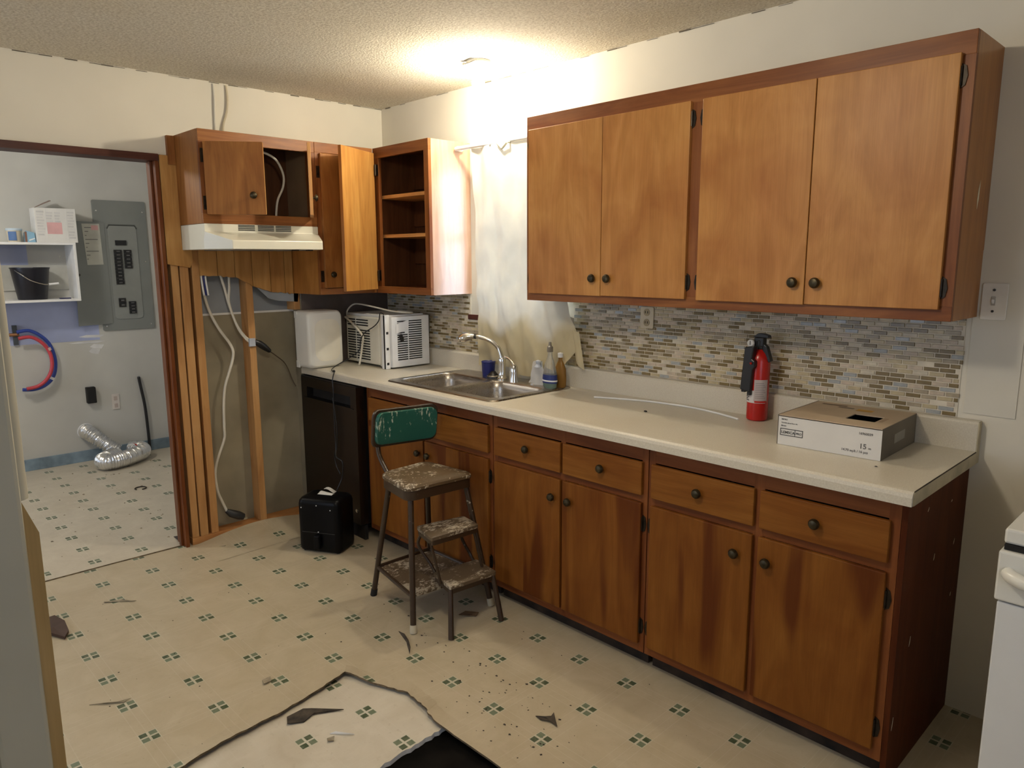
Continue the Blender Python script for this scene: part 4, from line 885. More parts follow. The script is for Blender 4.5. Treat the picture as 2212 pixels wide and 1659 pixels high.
def cloth(u, v):
    # v 0 top .. 1 hem
    x0 = .962+.012*v; x1 = 1.565+.11*max(0, v-.66)/.34
    x = x0+(x1-x0)*u
    hem = .962+.020*math.sin(9*u)+.045*max(0, (u-.62)/.38)+.10*max(0, (u-.86)/.14)
    z = 2.090+(hem-2.090)*v
    w_ = noise_.noise(Vector((u*5, v*5, 0)))*.018+noise_.noise(Vector((u*13+v*5, v*11-u*7, 3)))*.014*v+abs(noise_.noise(Vector((u*7-v*4, v*5+u*6, 7))))*.020*v
    fold = .012*math.sin(26*u+1.2*math.sin(3*v))*(.5+.5*v)+.009*math.sin(11*u-2.5*v+1)+w_
    y = -.118+.036*v+fold*.8
    if v > .6: y -= .012*math.sin(math.pi*min(1, (v-.6)/.4))*math.sin(math.pi*u)
    return (x, y, z)
obj('cloth', MB().grid(cloth, 90, 60), CLOTH, cu_, smooth=True)
def flap(u, v): return (1.600+.065*u+.045*v, -.050-.022*math.sin(2.5*u)-.01*v, 1.205-.155*v-.018*u-.02*v*u)
obj('loose_end', MB().grid(flap, 10, 10), CLOTH, cu_, smooth=True, label='loose corner of the cloth hanging over the tiles')
def flap2(u, v): return (1.545+.085*u, -.055-.03*math.sin(3*u), 1.30-.12*v-.05*u)
obj('tucked_fold', MB().grid(flap2, 10, 8), CLOTH, cu_, smooth=True)
rd = thing('curtain_rod', 'cream curtain rod with a bent bracket above the window', 'rod', (1.2, -.04, 2.10))
obj('rod', MB().tube([(.845, -.116, 2.100), (1.60, -.116, 2.100)], .011, 12), PAPER, rd, smooth=True)
obj('end_cap', MB().tube([(.832, -.070, 2.103), (.846, -.100, 2.102), (.862, -.116, 2.100)], .014, 12), plain('cream_cap', (.72, .62, .42), .4), rd, smooth=True)
mb = MB(); P_ = [(1.185, -.137, 2.090), (1.220, -.137, 2.062), (1.255, -.137, 2.086)]
mb.tube([P_[0], P_[1]], .006, 6); mb.tube([P_[1], P_[2]], .006, 6); mb.tube([P_[2], (1.26, -.02, 2.10)], .005, 6); mb.tube([P_[0], (1.175, -.02, 2.10)], .005, 6)
obj('bracket', mb, plain('grey_bracket', (.45, .43, .33), .5), rd); obj('screw', MB().lathe([(.007, 0), (.007, .003), (.001, .004)], (1.125, -.128, 2.094), '-y', 10), plain('grey_screw', (.25, .25, .27), .4), rd)
lp = thing('ceiling_lampholder', 'bare bulb lampholder on the ceiling above the sink, glaring white', 'lamp', (1.235, -.30, ZC))
obj('base', MB().lathe([(.055, 0), (.055, -.012), (.038, -.022), (.024, -.030), (.022, -.050)], (1.235, -.30, ZC), n=24), WHITE_ENAMEL, lp, smooth=True)
BE, bt, b_ = mat('lit_bulb'); b_.inputs['Emission Color'].default_value = (1, .90, .72, 1); b_.inputs['Emission Strength'].default_value = 1000; b_.inputs['Base Color'].default_value = (1, .95, .85, 1)
bulb = obj('bulb', MB().lathe([(.013, -.050), (.015, -.062), (.027, -.082), (.030, -.098), (.026, -.116), (.014, -.127), (.002, -.130)], (1.235, -.30, ZC), n=24), BE, lp, smooth=True)
obj('wire_clip', MB().tube([(1.195, -.345, ZC-.014), (1.235, -.352, ZC-.016), (1.29, -.36, ZC-.016)], .005, 8).lathe([(.012, -.02), (.012, -.008), (.004, -.006)], (1.19, -.343, ZC), n=12), plain('grey_clip', (.30, .29, .26), .6), lp)

# ------------------------------------------------------------------ step stool
def splatter(name, base, paint, dens, rough=.45, sc=38, metal=0, stretch=(1, 1, 1), wt=.35):
    m, nt, b = mat(name); co = coords(nt, stretch, rnd=False)
    n1 = noise(nt, co, sc, 5, .7); n2 = noise(nt, coords(nt, rnd=False), 7, 2)
    k = math_(nt, 'ADD', n1, math_(nt, 'MULTIPLY', n2, wt))
    f = ramp(nt, k, [(dens, 0.0), (dens+.04, 1.0)])
    nt.links.new(mixc(nt, f, base, paint), b.inputs['Base Color']); b.inputs['Roughness'].default_value = rough; b.inputs['Metallic'].default_value = metal
    return m
BROWNM = splatter('brown_enamel_tube', (.040, .022, .011), (.42, .38, .30), .86, .35)
SEATV = splatter('spattered_brown_vinyl', (.105, .068, .032), (.50, .44, .34), .955, .5, 70, 0, (1, 1, 1), .8)
TREAD = splatter('spattered_step_tread', (.115, .080, .046), (.44, .38, .29), .92, .5, 60, 0, (1.6, .8, 1), .8)
GREENV = splatter('spattered_green_vinyl', (.014, .105, .078), (.50, .56, .45), .94, .36, 1.0, 0, (60, 60, 17), .65)
st = thing('step_stool', 'old brown step stool with paint-spattered seat and green backrest by the sink cabinet', 'stool', (1.45, -.80, 0))
T = .0125
sq = [Vector((1.300, -.930, .575)), Vector((1.285, -.690, .575)), Vector((1.560, -.660, .575)), Vector((1.535, -.975, .575))]
ft_ = [Vector((1.196, -.946, 0)), Vector((1.205, -.622, 0)), Vector((1.650, -.625, 0)), Vector((1.609, -1.024, 0))]
top_in = [Vector((1.315, -.918, .565)), Vector((1.300, -.702, .565)), Vector((1.540, -.675, .565)), Vector((1.520, -.955, .565))]
CREAMT = plain('cream_rubber_tip', (.55, .50, .38), .7)
for i in range(4):
    a, b = top_in[i], ft_[i]; cap = b+(a-b)*.05
    l = obj('leg', MB().tube([a, b+(a-b)*.035], T, 12), BROWNM, st, smooth=True)
    obj('foot_tip', MB().tube([b+(a-b)*.06, b+Vector((0, 0, .001))], [T+.002, T+.003], 12), CREAMT if i in (2, 3) else BLACK_R, l, smooth=True)
def quad_plate(q, t, r=.03, crown=0):
    """rounded quadrilateral plate, top face at q's height"""
    q = [Vector(p) for p in q]; c = sum(q, Vector())/4; out = []
    for i in range(4):
        p, a, b = q[i], q[i-1], q[(i+1) % 4]; da, db = (a-p).normalized(), (b-p).normalized()
        for k in range(5):
            s = k/4; p0, p2 = p+da*r, p+db*r; out.append((1-s)**2*p0+2*s*(1-s)*p+s*s*p2)
    mb = MB(); n = len(out); ins = [c+(p-c)*.94 for p in out]
    rings = [[p-Vector((0, 0, t)) for p in out], out, [p+Vector((0, 0, crown*.7)) for p in ins], [c+(p-c)*.5+Vector((0, 0, crown)) for p in out]]
    mb.add([v for g in rings for v in g], [(k*n+i, k*n+(i+1) % n, (k+1)*n+(i+1) % n, (k+1)*n+i) for k in range(3) for i in range(n)]+[tuple(range(n))[::-1], tuple(range(3*n, 4*n))])
    return mb
seat_top = [Vector((1.283, -.948, .598)), Vector((1.268, -.680, .598)), Vector((1.578, -.648, .598)), Vector((1.552, -.995, .598))]
obj('seat', quad_plate(seat_top, .012, .045, .012), SEATV, st, smooth=True)
ap = [p-Vector((0, 0, .014)) for p in seat_top]; c_ = sum(ap, Vector())/4
obj('seat_apron', quad_plate([c_+(p-c_)*.975 for p in ap], .040, .045, 0), BROWNM, st, smooth=True)
# backrest on two curved posts
def back_pt(u, v, off=0, bul=0):
    y = -.908+.295*u; x = 1.172+.062*u+.020*v-.030*math.sin(math.pi*u)+off; z = .700+.155*v
    return (x, y, z)
def rounded_back(x_off, grow, th, m, nm):
    pts = rrect(.345+grow, .150+grow, .035, 6); n = len(pts); mb = MB(); rings = []
    for k, (ins, dx) in enumerate(((.0, 0), (0, th*.7), (.012, th), (.06, th*1.12))):
        rg = []
        for a, b in pts:
            s = 1-ins*2; u, v = (a*s)/.345+.5, (b*s)/.150+.5
            p = back_pt(u, v, x_off+dx); rg.append(p)
        rings.append(rg)
    mb.add([v for g in rings for v in g], [(k*n+i, k*n+(i+1) % n, (k+1)*n+(i+1) % n, (k+1)*n+i) for k in range(3) for i in range(n)]+[tuple(range(n))[::-1], tuple(range(3*n, 4*n))])
    return obj(nm, mb, m, st, smooth=True)
rounded_back(.0, .022, .014, BROWNM, 'back_shell'); rounded_back(.014, -.004, .020, GREENV, 'back_cushion')
for y, yb, xb in ((-.868, -.905, 1.168),):
    obj('back_post', MB().tube(smooth_path([(xb-.012, y, .80), (xb-.008, y, .72), (xb+.025, (y+yb)/2, .655), (1.295, yb, .582)], 5), .011, 10), BROWNM, st, smooth=True)
# cross frame low down
for a, b in ((0, 3), (1, 2), (0, 1)):
    p = ft_[a]+(top_in[a]-ft_[a])*.26; q_ = ft_[b]+(top_in[b]-ft_[b])*.26
    obj('brace', MB().tube([p, q_], .009, 8), BROWNM, st, smooth=True)
lf = [ft_[i]+(top_in[i]-ft_[i])*.26 for i in range(4)]; cc_ = sum(lf, Vector())/4
obj('lower_shelf', quad_plate([cc_+(p-cc_)*.93 for p in lf], .012, .03, .002), TREAD, st, smooth=True)
mid = [Vector((1.500, -.915, .408)), Vector((1.545, -.690, .408)), Vector((1.672, -.712, .408)), Vector((1.655, -.955, .408))]
lowq = [Vector((1.565, -.880, .208)), Vector((1.588, -.655, .208)), Vector((1.748, -.680, .208)), Vector((1.724, -.918, .208))]
obj('upper_step', quad_plate(mid, .014, .012, .003), TREAD, st, smooth=True); obj('lower_step', quad_plate(lowq, .014, .012, .003), TREAD, st, smooth=True)
for nm, q_ in (('upper_step_apron', mid), ('lower_step_apron', lowq)):
    c_ = sum(q_, Vector())/4; obj(nm, quad_plate([c_+(p-c_)*.97-Vector((0, 0, .013)) for p in q_], .022, .012, 0), BROWNM, st, smooth=True)
for s_, fo in ((0, Vector((1.759, -.945, 0))), (1, Vector((1.786, -.690, 0)))):
    lo3, mi3 = (lowq[3], mid[3]) if s_ == 0 else (lowq[2], mid[2]); lo0, mi0 = (lowq[0], mid[0]) if s_ == 0 else (lowq[1], mid[1])
    sg = Vector((0, .012 if s_ == 0 else -.012, 0))
    obj('step_leg', MB().tube([lo3+sg+Vector((-.012, 0, -.015)), fo+Vector((0, 0, .001))], [.0105, .012], 10), BROWNM, st, smooth=True)
    obj('step_arm', MB().tube(smooth_path([mi0+sg+Vector((.02, 0, -.03)), mi0+sg+Vector((-.005, 0, -.09)), lo0+sg+Vector((-.03, 0, .02)), lo0+sg+Vector((.01, 0, -.02))], 5), .007, 8), BROWNM, st, smooth=True)
    obj('step_link', MB().tube([mi3+sg+Vector((-.02, 0, -.03)), lo3+sg+Vector((-.075, 0, -.015))], .006, 8), BROWNM, st, smooth=True)

# ------------------------------------------------------------------ stove at the right edge
sv = thing('kitchen_stove', 'white electric stove at the right edge of the kitchen', 'stove', (3.92, -.42, 0))
VX0, VX1, VY = 3.552, 4.312, -.745
obj('body', B((VX0+.006, VY+.03, .02), (VX1-.006, -.06, .872)), WHITE_ENAMEL, sv)
obj('cooktop', B((VX0, VY+.000, .876), (VX1, -.06, .912)), WHITE_ENAMEL, sv, bevel=.006)
obj('glass_top', MB().prism([(3.93+a, -.385+b, .912) for a, b in rrect(.66, .55, .05, 5)], (0, 0, .003)), plain('black_glass', (.012, .013, .012), .12), sv)
mbp = MB().box((VX0-.004, VY-.018, .742), (VX1+.004, VY+.03, .862)); obj('door_top_band', mbp, WHITE_ENAMEL, sv, bevel=.005)
obj('oven_door', B((VX0+.002, VY-.012, .20), (VX1-.002, VY+.03, .738)), plain('white_door_enamel', (.74, .75, .75), .22, var=.01), sv, bevel=.004)
obj('drawer', B((VX0+.002, VY-.010, .03), (VX1-.002, VY+.03, .192)), WHITE_ENAMEL, sv, bevel=.004)
obj('seam_gap', B((VX0+.003, VY-.004, .863), (VX1-.003, VY+.03, .8755)), BLACK_R, sv)
obj('vent_slot', MB().prism([(VX0+.24+a, VY-.0182, .848+b) for a, b in rrect(.38, .007, .003, 3)], (0, -.001, 0)), plain('slot_grey', (.10, .09, .08), .7), sv)
hp = smooth_path([(VX0+.020, VY-.018, .812), (VX0+.035, VY-.040, .812), (VX0+.08, VY-.062, .812), (VX0+.20, VY-.066, .812), (VX1-.20, VY-.066, .812), (VX1-.08, VY-.062, .812), (VX1-.035, VY-.040, .812), (VX1-.02, VY-.018, .812)], 5)
obj('door_handle', MB().tube(hp, .016, 12), WHITE_ENAMEL, sv, smooth=True)
obj('back_panel', B((VX0+.004, -.10, .912), (VX1-.004, -.04, 1.06)), WHITE_ENAMEL, sv, bevel=.01)
for x in (3.62, 3.72, 4.14, 4.24): obj('knob', MB().lathe([(.018, 0), (.016, .016), (.002, .018)], (x, -.10, .99), '-y', 18), WHITE_ENAMEL, sv, smooth=True)

# ------------------------------------------------------------------ laundry corner
SF = -2.07
sh = thing('wall_shelf', 'white open box shelf on the laundry wall holding a black bucket', 'shelf', (-2.19, -1.5, 1.24))
SYL, SYR = -1.98, -1.232
for nm, a, b in (('top_board', (LX, SYL, 1.640), (SF, SYR, 1.656)), ('bottom_board', (LX, SYL, 1.243), (SF, SYR, 1.259)), ('side_board', (LX, SYR-.018, 1.259), (SF, SYR, 1.640)), ('side_board', (LX, SYL, 1.259), (SF, SYL+.018, 1.640)), ('back_rail', (LX, SYL+.018, 1.32), (LX+.012, SYR-.018, 1.50))):
    obj(nm, B(a, b), WHITE if nm != 'back_rail' else plain('shelf_back_grey', (.50, .50, .46), .7), sh, bevel=.001)
obj('blue_back', B((LX, SYL+.018, 1.50), (LX+.0012, -1.49, 1.640)), BLUE_PATCH, sh)
bk = thing('black_bucket', 'black bucket with a wire handle on the lower laundry shelf', 'bucket', (-2.19, -1.507, 1.2595))
obj('pail', MB().lathe([(.088, 0), (.090, .004), (.118, .215), (.122, .216), (.122, .224), (.116, .224), (.087, .010), (.002, .008)], (-2.19, -1.507, 1.2595), n=32), plain('bucket_black', (.008, .008, .014), .35, var=.1), bk, smooth=True)
hb = smooth_path([(-2.150, -1.612, 1.472), (-2.085, -1.585, 1.440), (-2.070, -1.53, 1.395), (-2.068, -1.46, 1.368), (-2.066, -1.42, 1.366)], 6)
obj('wire_handle', MB().tube(hb, .003, 8), CHROME, bk, smooth=True); obj('grip', MB().tube([(-2.066, -1.425, 1.366), (-2.064, -1.365, 1.372)], .008, 10), WHITE, bk, smooth=True)
rm = tag(obj('dark_remote', B((-2.12, -1.36, 1.2595), (-2.09, -1.29, 1.268)), plain('navy_grey_plastic', (.05, .05, .12), .5), bevel=.002), 'small dark blue object lying beside the bucket on the shelf', 'tool')
def printed_box(name, label, x0, x1, y0, y1, z0, z1):
    t = thing(name, label, 'box', ((x0+x1)/2, (y0+y1)/2, z0))
    obj('shell', B((x0, y0, z0), (x1, y1, z1)), plain('printed_carton', (.72, .71, .68), .6, var=.03), t, bevel=.002)
    return t
pb = printed_box('printed_box', 'open white printed carton on top of the laundry shelf', -2.235, -2.095, -1.462, -1.208, 1.6565, 1.893)
obj('open_flap', MB().prism([(-2.25, -1.44, 1.893), (-2.25, -1.37, 1.935), (-2.24, -1.33, 1.955), (-2.15, -1.34, 1.945), (-2.14, -1.45, 1.895)], (.0, .0, .002)), plain('brown_flap', (.30, .22, .18), .7), pb)
for j, (a, b, n_) in enumerate(((-1.450, -1.405, 9), (-1.392, -1.352, 4), (-1.340, -1.305, 4), (-1.262, -1.220, 10))):
    for k in range(n_):
        z = 1.872-k*.0195-(.0 if j in (0, 3) else .006)
        obj('print_block', B((-2.0948, a, z-.012), (-2.0942, b-.004*(k % 3), z)), plain('faint_print', (.60, .59, .58), .7) if k == 0 and j == 0 else bpy.data.materials['faint_print'], pb)
obj('pink_print', B((-2.0948, -1.392, 1.715), (-2.0942, -1.300, 1.795)), INK_P, pb)
for y in (-1.398, -1.270): obj('box_crease', B((-2.0950, y, 1.66), (-2.0940, y+.002, 1.89)), WHITE, pb)
tb = thing('lidded_tub', 'cream tub with blue label and lid on the laundry shelf', 'tub', (-2.16, -1.580, 1.6565))
obj('body', MB().lathe([(.040, 0), (.046, .078), (.044, .078), (.002, .078)], (-2.16, -1.580, 1.6565), n=24), plain('cream_tub', (.62, .56, .44), .45), tb, smooth=True)
obj('lid', MB().lathe([(.049, .078), (.050, .088), (.046, .094), (.002, .094)], (-2.16, -1.580, 1.6565), n=24), plain('pale_blue_lid', (.50, .60, .68), .4), tb, smooth=True)
obj('label', band(-2.16, -1.580, .0462, 1.668, 1.728, -60, 5), plain('tub_label_blue', (.08, .16, .35), .5), tb, smooth=True)
bx_ = thing('small_blue_carton', 'small light blue carton between the tub and the printed box', 'carton', (-2.15, -1.492, 1.6565))
obj('shell', MB().hexa([(-2.20, -1.522, 1.6565), (-2.11, -1.522, 1.6565), (-2.11, -1.466, 1.6565), (-2.20, -1.466, 1.6565)], [(-2.20, -1.518, 1.722), (-2.11, -1.520, 1.735), (-2.11, -1.470, 1.722), (-2.20, -1.468, 1.73)]), plain('light_blue_print', (.25, .45, .60), .5), bx_)
obj('end_stripe', B((-2.1102, -1.528, 1.6575), (-2.1095, -1.515, 1.728)), plain('brown_stripe', (.20, .10, .07), .5), bx_)
obj('white_stripe', MB().prism([(-2.1095, -1.505, 1.665), (-2.1095, -1.47, 1.68), (-2.1095, -1.47, 1.687), (-2.1095, -1.505, 1.675)], (.0008, 0, 0)), WHITE, bx_)

ep = thing('breaker_panel', 'grey electrical breaker panel on the laundry wall with its door open', 'panel', (LX, -.85, 1.5))
obj('trim_plate', MB().prism([(LX, -.858+a, 1.487+b) for a, b in rrect(.376, .985, .012, 3)], (.012, 0, 0)), PANELGREY, ep, bevel=.002)
PIN = plain('panel_inner_grey', (.28, .295, .28), .4, .1, var=.03)
obj('inner_cover', MB().prism([(LX+.012, -.852+a, 1.436+b) for a, b in rrect(.205, .715, .030, 5)], (.005, 0, 0)), PIN, ep, bevel=.002)
obj('recess_edge', MB().tube([(LX+.014, -.958, 1.77), (LX+.014, -.945, 1.796), (LX+.014, -.76, 1.796), (LX+.014, -.748, 1.77)], .006, 6), plain('dark_panel_edge', (.07, .075, .07), .5), ep)
obj('panel_door', MB().hexa([(LX+.012, -.975, 1.050), (LX+.052, -1.222, 1.045), (LX+.056, -1.222, 1.045), (LX+.016, -.975, 1.050)][::-1], [(LX+.012, -.975, 1.815), (LX+.052, -1.200, 1.818), (LX+.056, -1.200, 1.818), (LX+.016, -.975, 1.815)][::-1]), PANELGREY, ep)
obj('door_latch', MB().lathe([(.010, 0), (.010, .010), (.002, .016)], (LX+.060, -1.190, 1.425), 'x', 10), BLACK, ep)
def door_x(y): return LX+.016+(.041)*(-.975-y)/.225+.0012
obj('circuit_label', MB().add([(door_x(-1.135), -1.135, 1.800), (door_x(-1.010), -1.010, 1.803), (door_x(-1.005), -1.005, 1.500), (door_x(-1.120), -1.120, 1.497)], [(0, 1, 2, 3)]), plain('circuit_paper', (.52, .52, .46), .7), ep)
for k in range(9): obj('label_line', MB().add([(door_x(-1.118)+.0006, -1.118, 1.775-k*.029), (door_x(-1.03)+.0006, -1.030-.01*(k % 3), 1.776-k*.029), (door_x(-1.03)+.0006, -1.030-.01*(k % 3), 1.771-k*.029), (door_x(-1.118)+.0006, -1.118, 1.770-k*.029)], [(0, 1, 2, 3)]), INK_G, ep)
obj('label_stamp', MB().add([(door_x(-1.07)+.001, -1.07, 1.79), (door_x(-1.02)+.001, -1.02, 1.79), (door_x(-1.02)+.001, -1.02, 1.755), (door_x(-1.07)+.001, -1.07, 1.755)], [(0, 1, 2, 3)]), INK_P, ep)
def breaker(y0, y1, z0, z1, n_):
    h = (z1-z0)/n_
    for k in range(n_):
        b_ = obj('breaker', B((LX+.017, y0, z0+k*h+.001), (LX+.026, y1, z0+(k+1)*h-.001)), BLACK, ep)
        obj('toggle', B((LX+.026, y0+(y1-y0)*.3, z0+k*h+h*.35), (LX+.032, y0+(y1-y0)*.72, z0+k*h+h*.65)), plain('toggle_grey', (.12, .12, .12), .5) if 'toggle_grey' not in bpy.data.materials else bpy.data.materials['toggle_grey'], b_)
obj('main_breaker', B((LX+.017, -.910, 1.645), (LX+.028, -.832, 1.682)), BLACK, ep)
breaker(-.926, -.870, 1.347, 1.612, 10); breaker(-.856, -.802, 1.468, 1.612, 5); breaker(-.922, -.872, 1.172, 1.242, 2); breaker(-.852, -.800, 1.118, 1.215, 4)
for y, z in ((-1.02, 1.90), (-.695, 1.90), (-.70, 1.52), (-.70, 1.03), (-1.02, 1.03)): obj('cover_screw', MB().lathe([(.006, 0), (.006, .003), (.001, .004)], (LX+.012, y, z), 'x', 8), CHROME, ep)

def arc_path(x, pts): return smooth_path([(x, a, b) for a, b in pts], 8)
vb = thing('hose_valve', 'dark metal bracket where the blue and red hoses start', 'bracket', (LX, -1.615, 1.0))
obj('plate', B((LX, -1.635, .935), (LX+.022, -1.607, 1.075)), plain('dark_bracket', (.06, .07, .08), .5), vb); obj('pipe', MB().tube([(LX+.030, -1.66, 1.01), (LX+.030, -1.60, 1.01)], .012, 8), plain('copper_pipe', (.40, .20, .10), .4, .8), vb)
HBL = plain('blue_hose_rubber', (.030, .065, .33), .4); HRD = plain('red_hose_rubber', (.52, .055, .075), .4)
h1_ = thing('blue_hose', 'blue looped washer hose on the laundry wall', 'hose', (LX, -1.5, .8))
obj('tube', MB().tube(arc_path(LX+.045, [(-1.615, 1.028), (-1.54, 1.034), (-1.47, .99), (-1.42, .92), (-1.398, .82), (-1.405, .73), (-1.435, .665), (-1.49, .622), (-1.555, .606), (-1.62, .612)]), .0125, 10), HBL, h1_, smooth=True)
obj('tie', MB().tube([(LX+.045, -1.425, .683), (LX+.045, -1.435, .667)], .0145, 10), WHITE, h1_)
h2_ = thing('red_hose', 'red looped washer hose inside the blue hose loop', 'hose', (LX, -1.5, .8))
obj('tube', MB().tube(arc_path(LX+.078, [(-1.615, .985), (-1.54, .990), (-1.475, .945), (-1.435, .875), (-1.425, .80), (-1.438, .73), (-1.475, .67), (-1.53, .632), (-1.60, .620)]), .0125, 10), HRD, h2_, smooth=True)
obj('tie', MB().tube([(LX+.078, -1.438, .905), (LX+.078, -1.432, .885)], .0145, 10), plain('pinkish_tie', (.6, .4, .38), .5), h2_)
db = thing('dryer_outlet', 'black surface dryer outlet box low on the laundry wall', 'outlet', (LX, -1.18, .51))
obj('box', B((LX, -1.212, .452), (LX+.05, -1.150, .575)), BLACK_R, db, bevel=.004); obj('face', B((LX+.05, -1.205, .460), (LX+.053, -1.157, .565)), BLACK, db, bevel=.001)
wo = thing('laundry_outlet', 'white outlet plate on the laundry wall right of the dryer outlet', 'outlet', (LX, -1.0, .435))
obj('plate', B((LX, -1.036, .374), (LX+.006, -.980, .496)), plain('pinkish_white_plate', (.66, .61, .57), .4), wo, bevel=.002)
for z in (.405, .462): obj('socket', B((LX+.006, -1.020, z-.016), (LX+.008, -.996, z+.016)), plain('socket_beige', (.50, .42, .38), .5) if z < .41 else bpy.data.materials['socket_beige'], wo, bevel=.002)
bc = thing('black_cable', 'stiff black cable rising from the laundry floor along the wall', 'cable', (-2.28, -.80, 0))
obj('cable', MB().tube(smooth_path([(LX+.018, -.830, .612), (LX+.024, -.822, .53), (LX+.026, -.805, .38), (LX+.026, -.798, .2), (LX+.030, -.796, .004)], 6), .0115, 10), BLACK, bc, smooth=True); obj('cut_end', MB().tube([(LX+.0175, -.831, .618), (LX+.018, -.830, .611)], .009, 10), plain('grey_cut', (.2, .2, .2), .5), bc)
du = thing('dryer_duct', 'crinkled silver foil dryer duct lying on the laundry floor', 'duct', (-2.15, -1.1, 0))
def corrug(path, r, per, amp):
    P_ = smooth_path(path, 22); return MB().tube(P_, [r+amp*math.sin(i*per) for i in range(len(P_))], 22)
obj('wall_leg', corrug([(LX+.01, -1.235, .235), (LX+.07, -1.225, .225), (LX+.13, -1.19, .190), (LX+.17, -1.13, .130), (LX+.19, -1.075, .085)], .052, 1.35, .0055), FOIL, du, smooth=True)
obj('floor_loop', corrug([(LX+.20, -1.10, .066), (LX+.31, -1.20, .064), (LX+.36, -1.225, .064), (LX+.41, -1.20, .064), (LX+.39, -1.10, .064), (LX+.33, -1.00, .064), (LX+.26, -.925, .064), (LX+.17, -.905, .064), (LX+.10, -.95, .064)], .058, 1.9, .003), FOIL, du, smooth=True)
obj('clamp_tag', B((LX+.20, -1.00, .119), (LX+.235, -.965, .125)), PAPER, du); obj('red_clip', MB().tube([(LX+.20, -.965, .122), (LX+.24, -.955, .118), (LX+.26, -.95, .10)], .005, 8), RED, du)
obj('wall_collar', MB().lathe([(.060, 0), (.060, .008), (.052, .012)], (LX, -1.235, .235), 'x', 24), AC_METAL, du, smooth=True)

# ------------------------------------------------------------------ loose wires of the open wall
w1 = thing('white_range_cable', 'long white cable hanging down the left stud bay to a dark plug', 'cable', (-.03, -1.1, .7))
obj('cable', MB().tube(smooth_path([(-.045, -1.150, 1.47), (-.040, -1.140, 1.36), (-.034, -1.120, 1.26), (-.025, -1.080, 1.165), (-.022, -1.022, 1.07), (-.022, -1.012, 1.01), (-.024, -1.040, .92), (-.026, -1.068, .84), (-.026, -1.082, .74), (-.026, -1.088, .62), (-.028, -1.092, .55), (-.034, -1.135, .44), (-.038, -1.152, .36), (-.036, -1.146, .26), (-.034, -1.128, .20), (-.030, -1.105, .135)], 6), .0075, 9), ROMEX, w1, smooth=True)
pg = obj('plug', MB().tube([(-.030, -1.108, .138), (-.024, -1.085, .118), (-.018, -1.045, .098), (-.016, -1.018, .084)], [.012, .022, .024, .018], 10), plain('dark_grey_plug', (.022, .022, .022), .5), w1, smooth=True)
for k in (0, 1, 2): obj('prong', B((-.022+.012*k-.01, -1.022, .070), (-.020+.012*k-.01, -1.000, .080)), CHROME, w1)
w2 = thing('white_branch_cables', 'pair of white cables dropping from the planks to a box on the stud', 'cable', (-.03, -1.0, 1.25))
for pts in ([(-.04, -1.050, 1.47), (-.034, -1.030, 1.38), (-.030, -1.010, 1.28), (-.020, -.975, 1.16), (-.012, -.940, 1.10), (-.004, -.918, 1.078)], [(-.035, -1.000, 1.47), (-.03, -1.005, 1.38), (-.028, -1.012, 1.30), (-.022, -.985, 1.19), (-.012, -.945, 1.115), (.0, -.915, 1.085)]):
    obj('cable', MB().tube(smooth_path(pts, 6), .0065, 9), ROMEX, w2, smooth=True)
obj('box_clip', B((-.002, -.930, 1.055), (.014, -.895, 1.100)), plain('pale_blue_clip', (.46, .50, .56), .5), w2, bevel=.002)
ad = thing('black_adaptor', 'black plug adaptor on the middle stud with a thin cord', 'plug', (-.02, -.84, 1.04))
obj('body', MB().tube([(.0, -.893, 1.080), (.004, -.870, 1.066), (.0, -.840, 1.045), (-.010, -.805, 1.018)], [.014, .020, .019, .012], 10), BLACK, ad, smooth=True)
obj('cord', MB().tube(smooth_path([(-.012, -.803, 1.016), (-.025, -.76, .985), (-.04, -.71, .945), (-.05, -.68, .90), (-.05, -.655, .83), (-.04, -.64, .79)], 6), .003, 7), plain('brown_cord', (.09, .06, .035), .5), ad, smooth=True)
sg_ = thing('stripped_wires', 'short bundle of blue and white wires at the top of the stud bay', 'wires', (-.03, -1.14, 1.42))
for c_, dy in ((PAPER, 0), (BLUEPLASTIC, .012), (PAPER, .022)): obj('wire', MB().tube(smooth_path([(-.01, -1.160+dy, 1.46), (-.008, -1.158+dy, 1.41), (-.012, -1.150+dy, 1.345)], 5), .005, 7), c_, sg_, smooth=True)
ew = thing('ceiling_cables', 'two painted cables running from the ceiling to the hood cabinet top', 'cable', (.006, -1.0, 2.3))
obj('cable', MB().tube(smooth_path([(.004, -1.030, ZC-.01), (.008, -1.030, 2.36), (.008, -1.034, 2.28), (.010, -1.036, 2.19), (.03, -1.036, 2.15)], 6), .006, 8), WHITE_WALL, ew, smooth=True)
obj('cable', MB().tube(smooth_path([(.004, -.965, ZC-.008), (.010, -.963, 2.36), (.010, -.972, 2.29), (.010, -.993, 2.23), (.020, -1.000, 2.18), (.05, -1.0, 2.15)], 6), .006, 8), plain('tan_cable', (.52, .45, .32), .6), ew, smooth=True)
hw = thing('hood_wire', 'white cable curving through the open hood cabinet', 'cable', (.2, -.86, 1.9))
obj('cable', MB().tube(smooth_path([(.16, -.96, 2.085), (.18, -.90, 2.085), (.20, -.851, 2.071), (.20, -.802, 2.041), (.20, -.770, 1.973), (.20, -.776, 1.908), (.20, -.809, 1.842), (.20, -.822, 1.77), (.20, -.820, 1.738)], 6), .006, 8), ROMEX, hw, smooth=True)

